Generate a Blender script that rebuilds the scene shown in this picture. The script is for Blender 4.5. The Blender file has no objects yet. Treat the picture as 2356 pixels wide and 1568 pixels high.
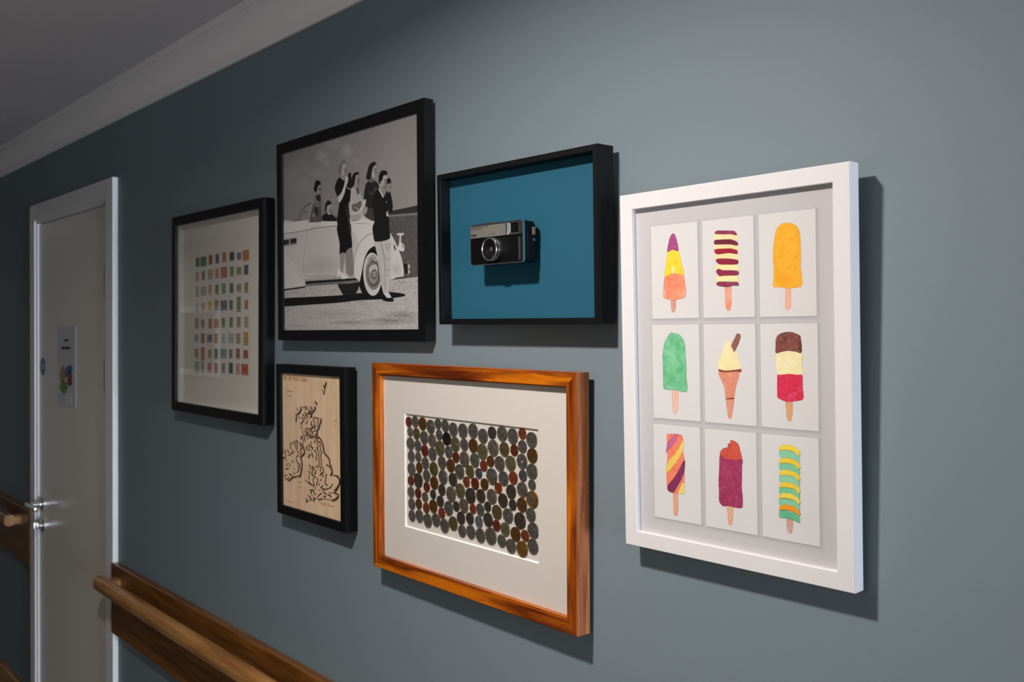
import bpy, bmesh, math, random
import numpy as np
from mathutils import Matrix, Vector
random.seed(7)
PI = math.pi
C = bpy.context.scene.collection
SC = bpy.context.scene

# ------------------------------------------------------------------ camera
EYE = 1.6
F_PX, W_PX, H_PX = 2100.0, 2356, 1568
YAW, PITCH, ROLL = 0.8404545, -0.0110755, 0.0039275
def cam_axes():
    cy, sy, cp, sp = math.cos(YAW), math.sin(YAW), math.cos(PITCH), math.sin(PITCH)
    fwd = Vector((-sy*cp, cy*cp, sp)); right = Vector((cy, sy, 0)); up = right.cross(fwd)
    cr, sr = math.cos(ROLL), math.sin(ROLL)
    return cr*right + sr*up, -sr*right + cr*up, fwd
CR, CU, CF = cam_axes()
CAM = Vector((0, -1.0, EYE))
cd = bpy.data.cameras.new('camera'); co = bpy.data.objects.new('camera', cd); C.objects.link(co)
m = Matrix((CR, CU, -CF)).transposed().to_4x4(); m.translation = CAM
co.matrix_world = m
cd.sensor_width = 36.0; cd.lens = F_PX/W_PX*36.0; cd.clip_start = 0.02
cd.dof.use_dof = True; cd.dof.focus_distance = 1.38; cd.dof.aperture_fstop = 8.0
SC.camera = co

# ------------------------------------------------------------------ light and exposure
SC.view_settings.view_transform = 'Standard'; SC.view_settings.look = 'None'
SC.view_settings.gamma = 1.0; SC.view_settings.use_curve_mapping = False
SC.view_settings.exposure = 1.55
LAMP = Vector((-0.91, -0.85, 2.329))
CEIL = 2.337
world = bpy.data.worlds.new('world'); SC.world = world; world.use_nodes = True
bg = world.node_tree.nodes['Background']; bg.inputs[0].default_value = (0.55, 0.68, 0.85, 1); bg.inputs[1].default_value = 0.6
sl = bpy.data.lights.new('downlight_disc', 'AREA'); so = bpy.data.objects.new('downlight_disc', sl); C.objects.link(so)
so.location = LAMP; sl.shape = 'DISK'; sl.size = 0.10; sl.energy = 8.2; sl.spread = math.radians(163); sl.color = (1.0, 0.93, 0.88)
ADDED_LAMP = Vector((-7.0, -0.85, 2.329))  # unseen lamp, added to brighten the opposite wall reflected in the stamps' glass
sl2 = bpy.data.lights.new('downlight_disc', 'AREA'); so2 = bpy.data.objects.new('downlight_disc', sl2); C.objects.link(so2)
so2.location = ADDED_LAMP; sl2.shape = 'DISK'; sl2.size = 0.10; sl2.energy = 1.7; sl2.spread = math.radians(163); sl2.color = (1.0, 0.93, 0.88)
wl = bpy.data.lights.new('window_daylight', 'AREA'); wo = bpy.data.objects.new('window_daylight', wl); C.objects.link(wo)
wl.shape = 'RECTANGLE'; wl.size = 1.5; wl.size_y = 1.7; wl.energy = 240; wl.color = (0.72, 0.84, 1.0)
wo.location = (8.05, -0.85, 1.35); wo.rotation_euler = (0, PI/2, 0)

# ------------------------------------------------------------------ photo measurements to points on planes
def ray(px, py):
    return CR*((px-W_PX/2)/F_PX) - CU*((py-H_PX/2)/F_PX) + CF
def at(px, py, d=0.0):
    "point of the wall (or of a plane d in front of it) seen at a measured point of the photograph"
    v = ray(px, py); return CAM + v*((-d-CAM.y)/v.y)

def lin(c):
    if isinstance(c, str):
        c = c.lstrip('#'); c = [int(c[i:i+2], 16)/255 for i in (0, 2, 4)]
        return tuple(x/12.92 if x <= .04045 else ((x+.055)/1.055)**2.4 for x in c)
    return tuple(c)

# ------------------------------------------------------------------ materials
def mat(name, col, rough=0.5, metal=0.0, noise=0.0, nscale=30, bump=0.0, bscale=200, col2=None, spec=0.5, coat=0.0, stretch=None, coord='Object'):
    m = bpy.data.materials.new(name); m.use_nodes = True
    nt = m.node_tree; n = nt.nodes; L = nt.links; b = n['Principled BSDF']
    c = lin(col)
    b.inputs['Base Color'].default_value = (*c, 1); b.inputs['Roughness'].default_value = rough
    b.inputs['Metallic'].default_value = metal; b.inputs['Specular IOR Level'].default_value = spec
    b.inputs['Coat Weight'].default_value = coat
    if noise or col2 or bump:
        tc = n.new('ShaderNodeTexCoord'); mp = n.new('ShaderNodeMapping'); L.new(tc.outputs[coord], mp.inputs[0])
        if stretch: mp.inputs['Scale'].default_value = stretch
        nz = n.new('ShaderNodeTexNoise'); nz.inputs['Scale'].default_value = nscale; nz.inputs['Detail'].default_value = 5
        L.new(mp.outputs[0], nz.inputs[0])
        if noise or col2:
            c2 = lin(col2) if col2 else tuple(x*(1-noise) for x in c)
            mx = n.new('ShaderNodeMix'); mx.data_type = 'RGBA'
            rp = n.new('ShaderNodeMapRange'); rp.inputs[1].default_value = .35; rp.inputs[2].default_value = .65
            L.new(nz.outputs[0], rp.inputs[0]); L.new(rp.outputs[0], mx.inputs[0])
            mx.inputs[6].default_value = (*c, 1); mx.inputs[7].default_value = (*c2, 1)
            L.new(mx.outputs[2], b.inputs['Base Color'])
        if bump:
            bz = n.new('ShaderNodeTexNoise'); bz.inputs['Scale'].default_value = bscale; bz.inputs['Detail'].default_value = 3
            L.new(mp.outputs[0], bz.inputs[0]); bp = n.new('ShaderNodeBump'); bp.inputs['Strength'].default_value = bump
            bp.inputs['Distance'].default_value = 0.001
            L.new(bz.outputs[0], bp.inputs['Height']); L.new(bp.outputs[0], b.inputs['Normal'])
    return m

def wood_mat(name, c1, c2, c3, rough=0.35, scale=1.0, spec=0.5, figure=0.5):
    "grain runs along U of the piece"
    m = bpy.data.materials.new(name); m.use_nodes = True
    nt = m.node_tree; n = nt.nodes; L = nt.links; b = n['Principled BSDF']
    uv = n.new('ShaderNodeUVMap'); mp = n.new('ShaderNodeMapping'); L.new(uv.outputs[0], mp.inputs[0])
    mp.inputs['Scale'].default_value = (4*scale, 60*scale, 1)
    a = n.new('ShaderNodeTexNoise'); a.inputs['Scale'].default_value = 1.0; a.inputs['Detail'].default_value = 6; a.inputs['Distortion'].default_value = .6
    L.new(mp.outputs[0], a.inputs[0])
    mp2 = n.new('ShaderNodeMapping'); L.new(uv.outputs[0], mp2.inputs[0]); mp2.inputs['Scale'].default_value = (40*scale, 900*scale, 1)
    f = n.new('ShaderNodeTexNoise'); f.inputs['Scale'].default_value = 1.0; f.inputs['Detail'].default_value = 3; L.new(mp2.outputs[0], f.inputs[0])
    r = n.new('ShaderNodeValToRGB'); L.new(a.outputs[0], r.inputs[0]); e = r.color_ramp.elements
    e[0].position = .33; e[0].color = (*lin(c1), 1); e[1].position = .66; e[1].color = (*lin(c3), 1)
    k = e.new(.5); k.color = (*lin(c2), 1)
    mx = n.new('ShaderNodeMix'); mx.data_type = 'RGBA'; mx.blend_type = 'MULTIPLY'; mx.inputs[0].default_value = figure
    rr = n.new('ShaderNodeMapRange'); rr.inputs[1].default_value = .3; rr.inputs[2].default_value = .7; rr.inputs[3].default_value = .45; rr.inputs[4].default_value = 1.25
    L.new(f.outputs[0], rr.inputs[0]); L.new(r.outputs[0], mx.inputs[6]); L.new(rr.outputs[0], mx.inputs[7])
    L.new(mx.outputs[2], b.inputs['Base Color']); b.inputs['Roughness'].default_value = rough
    b.inputs['Specular IOR Level'].default_value = spec
    bp = n.new('ShaderNodeBump'); bp.inputs['Strength'].default_value = .15; bp.inputs['Distance'].default_value = .0005
    L.new(f.outputs[0], bp.inputs['Height']); L.new(bp.outputs[0], b.inputs['Normal'])
    return m

def ink_mat(name, rough=0.45, spec=0.3, mscale=900, pattern=False):
    "print: colour from the colour attribute, alpha of it = how mottled the print is"
    m = bpy.data.materials.new(name); m.use_nodes = True
    nt = m.node_tree; n = nt.nodes; L = nt.links; b = n['Principled BSDF']
    at_ = n.new('ShaderNodeAttribute'); at_.attribute_name = 'ink'
    tc = n.new('ShaderNodeTexCoord'); mp = n.new('ShaderNodeMapping'); L.new(tc.outputs['Object'], mp.inputs[0])
    mp.inputs['Scale'].default_value = (1, 1, .6)
    nz = n.new('ShaderNodeTexNoise'); nz.inputs['Scale'].default_value = mscale; nz.inputs['Detail'].default_value = 8; nz.inputs['Roughness'].default_value = .7
    L.new(mp.outputs[0], nz.inputs[0])
    mr = n.new('ShaderNodeMapRange'); mr.inputs[1].default_value = .3; mr.inputs[2].default_value = .7; mr.inputs[3].default_value = -1; mr.inputs[4].default_value = 1
    L.new(nz.outputs[0], mr.inputs[0])
    mu = n.new('ShaderNodeMath'); mu.operation = 'MULTIPLY'; L.new(mr.outputs[0], mu.inputs[0]); L.new(at_.outputs['Alpha'], mu.inputs[1])
    ad = n.new('ShaderNodeMath'); ad.operation = 'ADD'; ad.inputs[1].default_value = 1; L.new(mu.outputs[0], ad.inputs[0])
    vm = n.new('ShaderNodeVectorMath'); vm.operation = 'SCALE'; L.new(at_.outputs['Color'], vm.inputs[0]); L.new(ad.outputs[0], vm.inputs['Scale'])
    L.new(vm.outputs[0], b.inputs['Base Color']); b.inputs['Roughness'].default_value = rough; b.inputs['Specular IOR Level'].default_value = spec
    return m

def glass_mat(name, refl=1.0, tint=1.0):
    m = bpy.data.materials.new(name); m.use_nodes = True
    nt = m.node_tree; n = nt.nodes; L = nt.links; n.clear()
    o = n.new('ShaderNodeOutputMaterial'); t = n.new('ShaderNodeBsdfTransparent'); g = n.new('ShaderNodeBsdfGlossy')
    t.inputs[0].default_value = (tint, tint, tint, 1)
    g.inputs['Roughness'].default_value = 0.03; 
    lw = n.new('ShaderNodeLayerWeight'); lw.inputs[0].default_value = .5      # Facing is the same from both sides
    pw = n.new('ShaderNodeMath'); pw.operation = 'POWER'; pw.inputs[1].default_value = 5; L.new(lw.outputs['Facing'], pw.inputs[0])
    fr = n.new('ShaderNodeMath'); fr.operation = 'MULTIPLY_ADD'; fr.inputs[1].default_value = .96; fr.inputs[2].default_value = .04; L.new(pw.outputs[0], fr.inputs[0])
    mu = n.new('ShaderNodeMath'); mu.operation = 'MULTIPLY'; mu.inputs[1].default_value = refl; L.new(fr.outputs[0], mu.inputs[0])
    mx = n.new('ShaderNodeMixShader'); L.new(mu.outputs[0], mx.inputs[0]); L.new(t.outputs[0], mx.inputs[1]); L.new(g.outputs[0], mx.inputs[2])
    L.new(mx.outputs[0], o.inputs[0]); return m

M = {}
M['wall'] = mat('blue_grey_wall_paint', (.172, .218, .244), .62, bump=.12, bscale=260, spec=.35)
M['far_wall'] = mat('pale_wall_paint', (.46, .44, .39), .7, bump=.1, bscale=260)
M['ceiling'] = mat('ceiling_paint', (.66, .63, .64), .85, bump=.1, bscale=150)
M['cornice'] = mat('cornice_paint', (.88, .84, .82), .7)
M['floor'] = mat('vinyl_floor', (.12, .10, .08), .45, noise=.3, nscale=12)
M['gloss_white'] = mat('door_frame_gloss_paint', (.80, .79, .78), .35)
M['leaf'] = mat('door_leaf_paint', (.80, .76, .67), .3, bump=.04, bscale=80)
M['oak'] = wood_mat('oak_rail_varnish', '#8a5a2e', '#a8743e', '#bd8a50', .32, 1.0, figure=.35)
M['oak_board'] = wood_mat('dark_oak_board_varnish', '#5e3610', '#74471a', '#8a5a28', .28, 1.0, figure=.35)
M['chrome'] = mat('chrome', (.88, .88, .90), .2, 1.0)
M['steel'] = mat('satin_steel', (.62, .62, .63), .28, 1.0)
M['black_frame'] = mat('black_stained_wood', (.0035, .0035, .004), .45, bump=.25, bscale=500, stretch=(1, 1, .1), spec=.25)
M['white_frame'] = mat('white_lacquer', (.74, .71, .705), .38, bump=.04, bscale=900)
M['cherry'] = wood_mat('orange_brown_varnished_wood', '#551c02', '#914304', '#c96c06', .3, 1.3, figure=.35)
M['cherry_side'] = wood_mat('raw_brown_wood_edge', '#8a4222', '#b26232', '#c07846', .55, 2.2, figure=.5)
M['backing'] = mat('brown_backing_card', (.10, .07, .05), .9)
M['mat_ivory'] = mat('ivory_mount_card', (.67, .62, .565), .85, bump=.25, bscale=1500)
M['core'] = mat('white_bevel_core', (.92, .89, .84), .8)
M['mat_grey'] = mat('pale_grey_card', (.56, .54, .545), .85)
M['card'] = mat('white_print_card', (.71, .69, .685), .8)
M['paper'] = mat('cream_paper', (.92, .90, .83), .85)
M['spacer'] = mat('white_spacer', (.80, .79, .76), .8)
M['teal'] = mat('teal_card', (.012, .095, .150), .8, bump=.12, bscale=1800, spec=.25)
M['ply'] = wood_mat('birch_plywood', '#d6b592', '#dcbd9b', '#e2c6a6', .7, .9, spec=.2, figure=.18)
M['burnt'] = mat('laser_burnt_edge', (.045, .016, .008), .8)
M['engrave'] = mat('engraved_brown', (.36, .16, .05), .85)
M['ink'] = ink_mat('photographic_ink', .55, .08, 300)
M['poster_ink'] = ink_mat('poster_ink', .85, .2, 300)
M['stamp_ink'] = ink_mat('stamp_ink', .75, .2, 700)
M['pane'] = glass_mat('picture_glass', 1.8, .99)
M['pane_soft'] = glass_mat('anti_reflective_glass', .35, .99)

# ------------------------------------------------------------------ mesh helpers
def link(name, me, m=None, parent=None, loc=(0, 0, 0)):
    o = bpy.data.objects.new(name, me); C.objects.link(o)
    if m is not None:
        for x in (m if isinstance(m, (list, tuple)) else [m]): me.materials.append(x)
    if parent: o.parent = parent
    o.location = loc
    return o
def obj(name, bm, m=None, parent=None, loc=(0, 0, 0), smooth=False):
    bmesh.ops.recalc_face_normals(bm, faces=bm.faces)
    me = bpy.data.meshes.new(name); bm.to_mesh(me); bm.free()
    if smooth:
        for p in me.polygons: p.use_smooth = True
        try: me.set_sharp_from_angle(angle=math.radians(40))
        except Exception: pass
    o = link(name, me, m, parent, loc)
    if smooth:
        w = o.modifiers.new('weighted_normals', 'WEIGHTED_NORMAL'); w.keep_sharp = True
    return o
def thing(name, label, cat, loc=(0, 0, 0), rot=None, group=None):
    o = bpy.data.objects.new(name, None); C.objects.link(o); o.location = loc; o.empty_display_size = .05
    if rot is not None: o.rotation_mode = 'QUATERNION'; o.rotation_quaternion = rot
    o['label'] = label; o['category'] = cat
    if group: o['group'] = group
    return o
def tag(o, label, cat, group=None):
    o['label'] = label; o['category'] = cat
    if group: o['group'] = group
    return o
def struct(o): o['kind'] = 'structure'; return o
def box(bm, x0, x1, y0, y1, z0, z1, mi=0, bevel=0, seg=2):
    vs = [bm.verts.new((x, y, z)) for x in (x0, x1) for y in (y0, y1) for z in (z0, z1)]
    fs = [bm.faces.new([vs[i] for i in f]) for f in ((0, 1, 3, 2), (4, 6, 7, 5), (0, 4, 5, 1), (2, 3, 7, 6), (0, 2, 6, 4), (1, 5, 7, 3))]
    for f in fs: f.material_index = mi
    if bevel:
        es = list({e for f in fs for e in f.edges})
        r = bmesh.ops.bevel(bm, geom=es, offset=bevel, segments=seg, affect='EDGES', profile=.5)
        for f in r['faces']: f.material_index = mi
def bx(name, x0, x1, y0, y1, z0, z1, m, parent=None, bevel=0, seg=2):
    bm = bmesh.new(); box(bm, x0, x1, y0, y1, z0, z1, 0, bevel, seg); return obj(name, bm, m, parent, smooth=bool(bevel))
def uv_along(me, axis, off=0.0):
    "UV in metres: U along the given axis, V round the other two"
    uvl = me.uv_layers.new(name='UVMap'); o2 = [a for a in range(3) if a != axis]
    for p in me.polygons:
        nrm = p.normal; a = o2[0] if abs(nrm[o2[0]]) < abs(nrm[o2[1]]) else o2[1]
        if abs(nrm[axis]) > .8: a = o2[0]
        for li in p.loop_indices:
            v = me.vertices[me.loops[li].vertex_index].co
            uvl.data[li].uv = (v[axis]+off, v[a]+off*.37+(.5 if a == o2[0] else 0))
def lathe(bm, prof, seg=48, mi=0, cx=0, cz=0):
    "profile of (r, y), turned about the Y axis"
    rings = []
    for r, y in prof:
        if r < 1e-7: rings.append([bm.verts.new((cx, y, cz))])
        else: rings.append([bm.verts.new((cx+r*math.cos(2*PI*i/seg), y, cz+r*math.sin(2*PI*i/seg))) for i in range(seg)])
    for a, b in zip(rings, rings[1:]):
        for i in range(seg):
            j = (i+1) % seg
            if len(a) == 1 and len(b) == 1: continue
            if len(a) == 1: f = bm.faces.new((a[0], b[i], b[j]))
            elif len(b) == 1: f = bm.faces.new((a[i], a[j], b[0]))
            else: f = bm.faces.new((a[i], a[j], b[j], b[i]))
            f.material_index = mi
def rrect(x0, x1, z0, z1, r, n=6):
    pts = []
    for cx, cz, a0 in ((x1-r, z1-r, 0), (x0+r, z1-r, 90), (x0+r, z0+r, 180), (x1-r, z0+r, 270)):
        for i in range(n+1):
            a = math.radians(a0+90*i/n); pts.append((cx+r*math.cos(a), cz+r*math.sin(a)))
    return pts
def prism(bm, pts, y0, y1, mi=0, caps=True):
    a = [bm.verts.new((x, y0, z)) for x, z in pts]; b = [bm.verts.new((x, y1, z)) for x, z in pts]
    n = len(pts)
    for i in range(n):
        f = bm.faces.new((a[i], a[(i+1) % n], b[(i+1) % n], b[i])); f.material_index = mi
    if caps:
        for q in (a, b):
            f = bm.faces.new(q); f.material_index = mi
def ring_prism(bm, outer, inner, y0, y1, mi=0):
    n = len(outer); R = [[bm.verts.new((x, y, z)) for x, z in p] for p in (outer, inner) for y in (y0, y1)]
    oa, ob, ia, ib = R
    for i in range(n):
        j = (i+1) % n
        for q in ((oa[i], oa[j], ob[j], ob[i]), (ia[i], ib[i], ib[j], ia[j]), (oa[i], ia[i], ia[j], oa[j]), (ob[i], ob[j], ib[j], ib[i])):
            f = bm.faces.new(q); f.material_index = mi
def text_mesh(name, s, size, x, y, z, m, parent, spacing=1.0, xs=1.0, bold=0.0, rot=0.0, align='LEFT'):
    cu = bpy.data.curves.new(name, 'FONT'); cu.body = s; cu.size = size; cu.space_character = spacing
    cu.offset = bold; cu.extrude = .00008; cu.align_x = align; cu.resolution_u = 3
    tmp = bpy.data.objects.new(name, cu); C.objects.link(tmp)
    dg = bpy.context.evaluated_depsgraph_get(); dg.update()
    me = bpy.data.meshes.new_from_object(tmp.evaluated_get(dg)); bpy.data.objects.remove(tmp); bpy.data.curves.remove(cu)
    me.materials.clear()
    cr, sr = math.cos(rot), math.sin(rot)
    for v in me.vertices:
        a, b, c = v.co.x*xs, v.co.y, v.co.z
        v.co = (x+a*cr-b*sr, y-c, z+a*sr+b*cr)
    return link(name, me, m, parent)

def chaikin(p, n=2, closed=True):
    for _ in range(n):
        q = []; L = len(p)
        rng = range(L) if closed else range(L-1)
        if not closed: q.append(p[0])
        for i in rng:
            a, b = p[i], p[(i+1) % L]
            q += [(a[0]*.75+b[0]*.25, a[1]*.75+b[1]*.25), (a[0]*.25+b[0]*.75, a[1]*.25+b[1]*.75)]
        if not closed: q.append(p[-1])
        p = q
    return p
def curve(p, n=4, closed=True, k=.36):
    "smooth line that passes through its points (cardinal spline, fairly tight)"
    L = len(p); out = []
    for i in range(L if closed else L-1):
        g = (lambda j: p[j % L]) if closed else (lambda j: p[max(0, min(L-1, j))])
        a, b, c, d = g(i-1), g(i), g(i+1), g(i+2)
        m1 = (k*(c[0]-a[0]), k*(c[1]-a[1])); m2 = (k*(d[0]-b[0]), k*(d[1]-b[1]))
        l = math.hypot(c[0]-b[0], c[1]-b[1]); 
        for m_ in (1,):
            q1, q2 = math.hypot(*m1) or 1, math.hypot(*m2) or 1
            m1 = tuple(v*min(1, l/q1) for v in m1); m2 = tuple(v*min(1, l/q2) for v in m2)
        for j in range(n):
            t = j/n; h0, h1, h2, h3 = 2*t**3-3*t*t+1, t**3-2*t*t+t, -2*t**3+3*t*t, t**3-t*t
            out.append((h0*b[0]+h1*m1[0]+h2*c[0]+h3*m2[0], h0*b[1]+h1*m1[1]+h2*c[1]+h3*m2[1]))
    if not closed: out.append(p[-1])
    return out
def area2(p): return sum(p[i][0]*p[(i+1) % len(p)][1]-p[(i+1) % len(p)][0]*p[i][1] for i in range(len(p)))
def grow(p, d):
    "offset a polygon outwards by d"
    s = 1 if area2(p) > 0 else -1; n = len(p); out = []
    for i in range(n):
        a, b, c = p[i-1], p[i], p[(i+1) % n]
        tx, tz = c[0]-a[0], c[1]-a[1]; l = math.hypot(tx, tz) or 1
        out.append((b[0]+s*d*tz/l, b[1]-s*d*tx/l))
    return out

# ------------------------------------------------------------------ the corridor
X0, X1, YF = -9.0, 8.0, -1.72
DX0, DX1, DZ = -3.880, -3.049, 2.019
bm = bmesh.new()
for a in ((X0-.1, DX0, 0, .12, 0, CEIL), (DX1, X1+.1, 0, .12, 0, CEIL), (DX0, DX1, 0, .12, DZ, CEIL)): box(bm, *a)
bmesh.ops.remove_doubles(bm, verts=bm.verts, dist=1e-5)
struct(obj('wall_back', bm, M['wall']))
bm = bmesh.new(); box(bm, X0-.1, X1+.1, YF-.12, YF, 0, CEIL)
struct(obj('wall_front', bm, M['far_wall']))
struct(bx('wall_left', X0-.12, X0, YF, 0, 0, CEIL, M['far_wall']))
bm = bmesh.new()
for a in ((X1, X1+.12, YF, -1.55, 0, CEIL), (X1, X1+.12, -.15, 0, 0, CEIL), (X1, X1+.12, -1.55, -.15, 0, .5), (X1, X1+.12, -1.55, -.15, 2.15, CEIL)): box(bm, *a)
struct(obj('wall_right', bm, M['far_wall']))
bm = bmesh.new(); box(bm, X0-.12, X1+.12, YF-.12, .12, -.1, 0); struct(obj('floor', bm, M['floor']))
bm = bmesh.new(); box(bm, X0-.12, X1+.12, YF-.12, .12, CEIL, CEIL+.1); struct(obj('ceiling', bm, M['ceiling']))
# window at the far right end of the corridor, it lets the daylight in
win = thing('window_1', 'white framed window at the right end of the corridor', 'window', (X1+.04, -.85, 1.325)); struct(win)
bm = bmesh.new()
for a in ((-.03, .03, -.70, -.64, -.825, .825), (-.03, .03, .64, .70, -.825, .825), (-.03, .03, -.64, .64, -.825, -.765), (-.03, .03, -.64, .64, .765, .825), (-.025, .025, -.025, .025, -.765, .765)): box(bm, *a)
obj('window_frame', bm, M['gloss_white'], win)
bx('pane', -.003, .003, -.64, .64, -.765, .765, M['pane_soft'], win)
# plaster cornice: quarter hollow with a small lip at wall and ceiling
def cove(name, yw, s):
    zb = 2.2598; w = .078; h = CEIL-zb
    prof = [(0, zb), (.006, zb), (.006, zb+.006)]
    for i in range(9):
        a = PI/2*i/8; prof.append((.010+(w-.016)*(1-math.cos(a)), zb+.008+(h-.016)*math.sin(a)))
    prof += [(w-.005, CEIL-.006), (w, CEIL-.006), (w, CEIL), (0, CEIL)]
    bm = bmesh.new(); A = [bm.verts.new((X0, yw+s*y, z)) for y, z in prof]; B = [bm.verts.new((X1, yw+s*y, z)) for y, z in prof]
    for i in range(len(prof)): j = (i+1) % len(prof); bm.faces.new((A[i], A[j], B[j], B[i]))
    return struct(obj(name, bm, M['cornice']))
cove('trim_1', 0, -1); cove('trim_2', YF, 1)
# oak skirting boards
def skirt(name, x0, x1, y0, y1):
    bm = bmesh.new(); box(bm, x0, x1, y0, y1, 0, .146, bevel=.004); o = obj(name, bm, M['oak']); uv_along(o.data, 0); return struct(o)
skirt('baseboard_back', DX1+.067, X1, -.018, 0); skirt('baseboard_back', X0, DX0-.06, -.018, 0)
skirt('baseboard_front', X0, X1, YF, YF+.018)

# the door in the gallery wall
door = thing('door_1', 'cream flush door with white frame left of the pictures', 'door', ((DX0+DX1)/2, 0, 0)); struct(door); dx = -(DX0+DX1)/2
AW = .062
bm = bmesh.new()
box(bm, DX0-.06+dx, DX0+.004+dx, -.018, 0, 0, DZ+AW, bevel=.003)
obj('architrave', bm, M['gloss_white'], door, smooth=True)
bm = bmesh.new(); box(bm, DX1-.004+dx, DX1+.063+dx, -.018, 0, 0, DZ+AW, bevel=.003); obj('architrave', bm, M['gloss_white'], door, smooth=True)
bm = bmesh.new(); box(bm, DX0+.004+dx, DX1-.004+dx, -.0178, 0, DZ-.002, DZ+AW, bevel=.003); obj('architrave', bm, M['gloss_white'], door, smooth=True)
bm = bmesh.new()
box(bm, DX0+dx, DX0+.022+dx, -.012, .12, 0, DZ); box(bm, DX1-.022+dx, DX1+dx, -.012, .12, 0, DZ)
box(bm, DX0+.022+dx, DX1-.022+dx, -.012, .12, DZ-.014, DZ)
obj('door_lining', bm, M['gloss_white'], door)
LX0, LX1 = DX0+.026+dx, DX1-.025+dx
leaf = bx('door_leaf', LX0, LX1, -.005, .038, .006, DZ-.018, M['leaf'], door, .002)
for z in (1.753, 1.452, .25):
    bm = bmesh.new(); lathe(bm, [(0, -.05), (.006, -.05), (.006, .05), (0, .05)], 16)
    bmesh.ops.rotate(bm, verts=bm.verts, cent=(0, 0, 0), matrix=Matrix.Rotation(PI/2, 3, 'X'))
    hg = obj('hinge', bm, M['steel'], door, (LX1-.002, -.009, z), smooth=True)
    bx('hinge_leaf', -.022, -.004, .002, .0045, -.05, .05, M['steel'], hg)
# lever handle on a round rose, thumb turn under it
HX = -3.802+dx
bm = bmesh.new(); lathe(bm, [(0, -.005), (.026, -.005), (.026, -.0125), (.023, -.015), (.010, -.015), (.010, -.052), (0, -.052)], 32)
hd = obj('handle', bm, M['chrome'], door, (HX, 0, .930), smooth=True)
bm = bmesh.new(); lathe(bm, [(0, -.062), (.007, -.060), (.010, -.055), (.010, .062), (.009, .066), (0, .068)], 20)
bmesh.ops.rotate(bm, verts=bm.verts, cent=(0, 0, 0), matrix=Matrix.Rotation(PI/2, 3, 'Z'))
bmesh.ops.translate(bm, verts=bm.verts, vec=(.045, -.058, 0)); obj('lever', bm, M['chrome'], hd, smooth=True)
bm = bmesh.new(); lathe(bm, [(0, -.005), (.026, -.005), (.026, -.0125), (.023, -.015), (.012, -.016), (.012, -.030), (0, -.032)], 32)
tl = obj('lock_rose', bm, M['chrome'], door, (HX+.008, 0, .850), smooth=True)
bx('thumb_turn', -.006, .006, -.045, -.028, -.014, .014, M['chrome'], tl, .004)

# white framed board on the wall opposite, seen only as a reflection in the stamps' glass
nb = thing('notice_board', 'white framed grey notice board on the opposite wall of the corridor', 'notice board', (-6.57, YF, 1.525))
bm = bmesh.new()
for a in ((-.52, .52, 0, .02, .205, .25), (-.52, .52, 0, .02, -.25, -.205), (-.52, -.475, 0, .02, -.205, .205), (.475, .52, 0, .02, -.205, .205)): box(bm, *a)
obj('board_frame', bm, mat('white_board_frame', (.9, .88, .84), .4), nb); bx('board', -.475, .475, 0, .008, -.205, .205, mat('grey_felt', (.2, .2, .2), .9), nb)

# ------------------------------------------------------------------ notices on the door
SD = .0055
def sgn(px, py): p = at(px, py, SD); return p
s0, s1 = at(135, 751, SD), at(175, 940, SD)
sx0, sx1, sz1, sz0 = s0.x, s1.x, s0.z, s1.z
sign = thing('door_sign', 'white sheet with black words and coloured balloons on cream door', 'sign', ((sx0+sx1)/2, -SD, (sz0+sz1)/2))
sw, sh = (sx1-sx0)/2, (sz1-sz0)/2
bx('sheet', -sw, sw, -.001, 0, -sh, sh, mat('sign_paper', (.62, .63, .66), .5), sign)
def sgl(px, py): p = at(px, py, SD+.001); return (p.x-(sx0+sx1)/2, p.z-(sz0+sz1)/2)
ZS = lambda x, y: (110+x/6.82, 730+y/6.82)
def balloon(cols, pts):
    q = chaikin([sgl(*ZS(*p)) for p in pts], 2); bm = bmesh.new(); prism(bm, q, -.0013, -.001); obj('balloon_print', bm, mat('balloon_ink', cols, .5), sign)
balloon((.42, .19, .07), [(215, 780), (255, 735), (270, 850), (280, 1000), (210, 1040), (190, 900)])
balloon((.03, .14, .26), [(270, 790), (350, 740), (385, 760), (385, 860), (330, 900), (310, 960), (275, 940)])
balloon((.30, .03, .05), [(320, 940), (350, 880), (385, 880), (385, 1000), (350, 1060), (300, 1040), (300, 980)])
balloon((.02, .02, .05), [(330, 1050), (385, 1000), (380, 1040), (345, 1090)])
balloon((.05, .12, .02), [(330, 850), (365, 845), (372, 885), (335, 885)])
balloon((.13, .26, .03), [(215, 1020), (260, 995), (320, 1050), (320, 1100), (262, 1215), (210, 1150), (190, 1080)])
balloon((.72, .72, .78), [(300, 1180), (340, 1180), (380, 1260), (380, 1390), (260, 1390), (270, 1280)])
bm = bmesh.new()
for (a, b, c, d) in ((250, 345, 268, 378), (272, 338, 296, 380), (300, 338, 322, 378), (212, 458, 236, 498), (240, 452, 262, 500), (266, 456, 284, 500), (288, 452, 312, 502), (316, 455, 352, 498)):
    p, q = sgl(*ZS(a, b)), sgl(*ZS(c, d)); box(bm, p[0], q[0], -.0013, -.001, q[1], p[1])
obj('lettering', bm, mat('black_lettering', (.02, .02, .02), .6), sign)
stp = at(98.5, 843, SD)
bm = bmesh.new(); lathe(bm, [(0, -.0008), (.034, -.0008), (.034, 0), (0, 0)], 40)
stk = obj('round_sticker', bm, mat('blue_sticker', (.02, .09, .27), .4), None, (stp.x, -SD+.0003, stp.z)); tag(stk, 'small round blue notice on cream door above the handle', 'sign')
bm = bmesh.new()
box(bm, -.020, .022, -.0012, -.0008, .004, .009); box(bm, -.016, .018, -.0012, -.0008, -.008, -.003)
obj('lettering', bm, mat('white_lettering', (.55, .58, .65), .5), stk)

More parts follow.
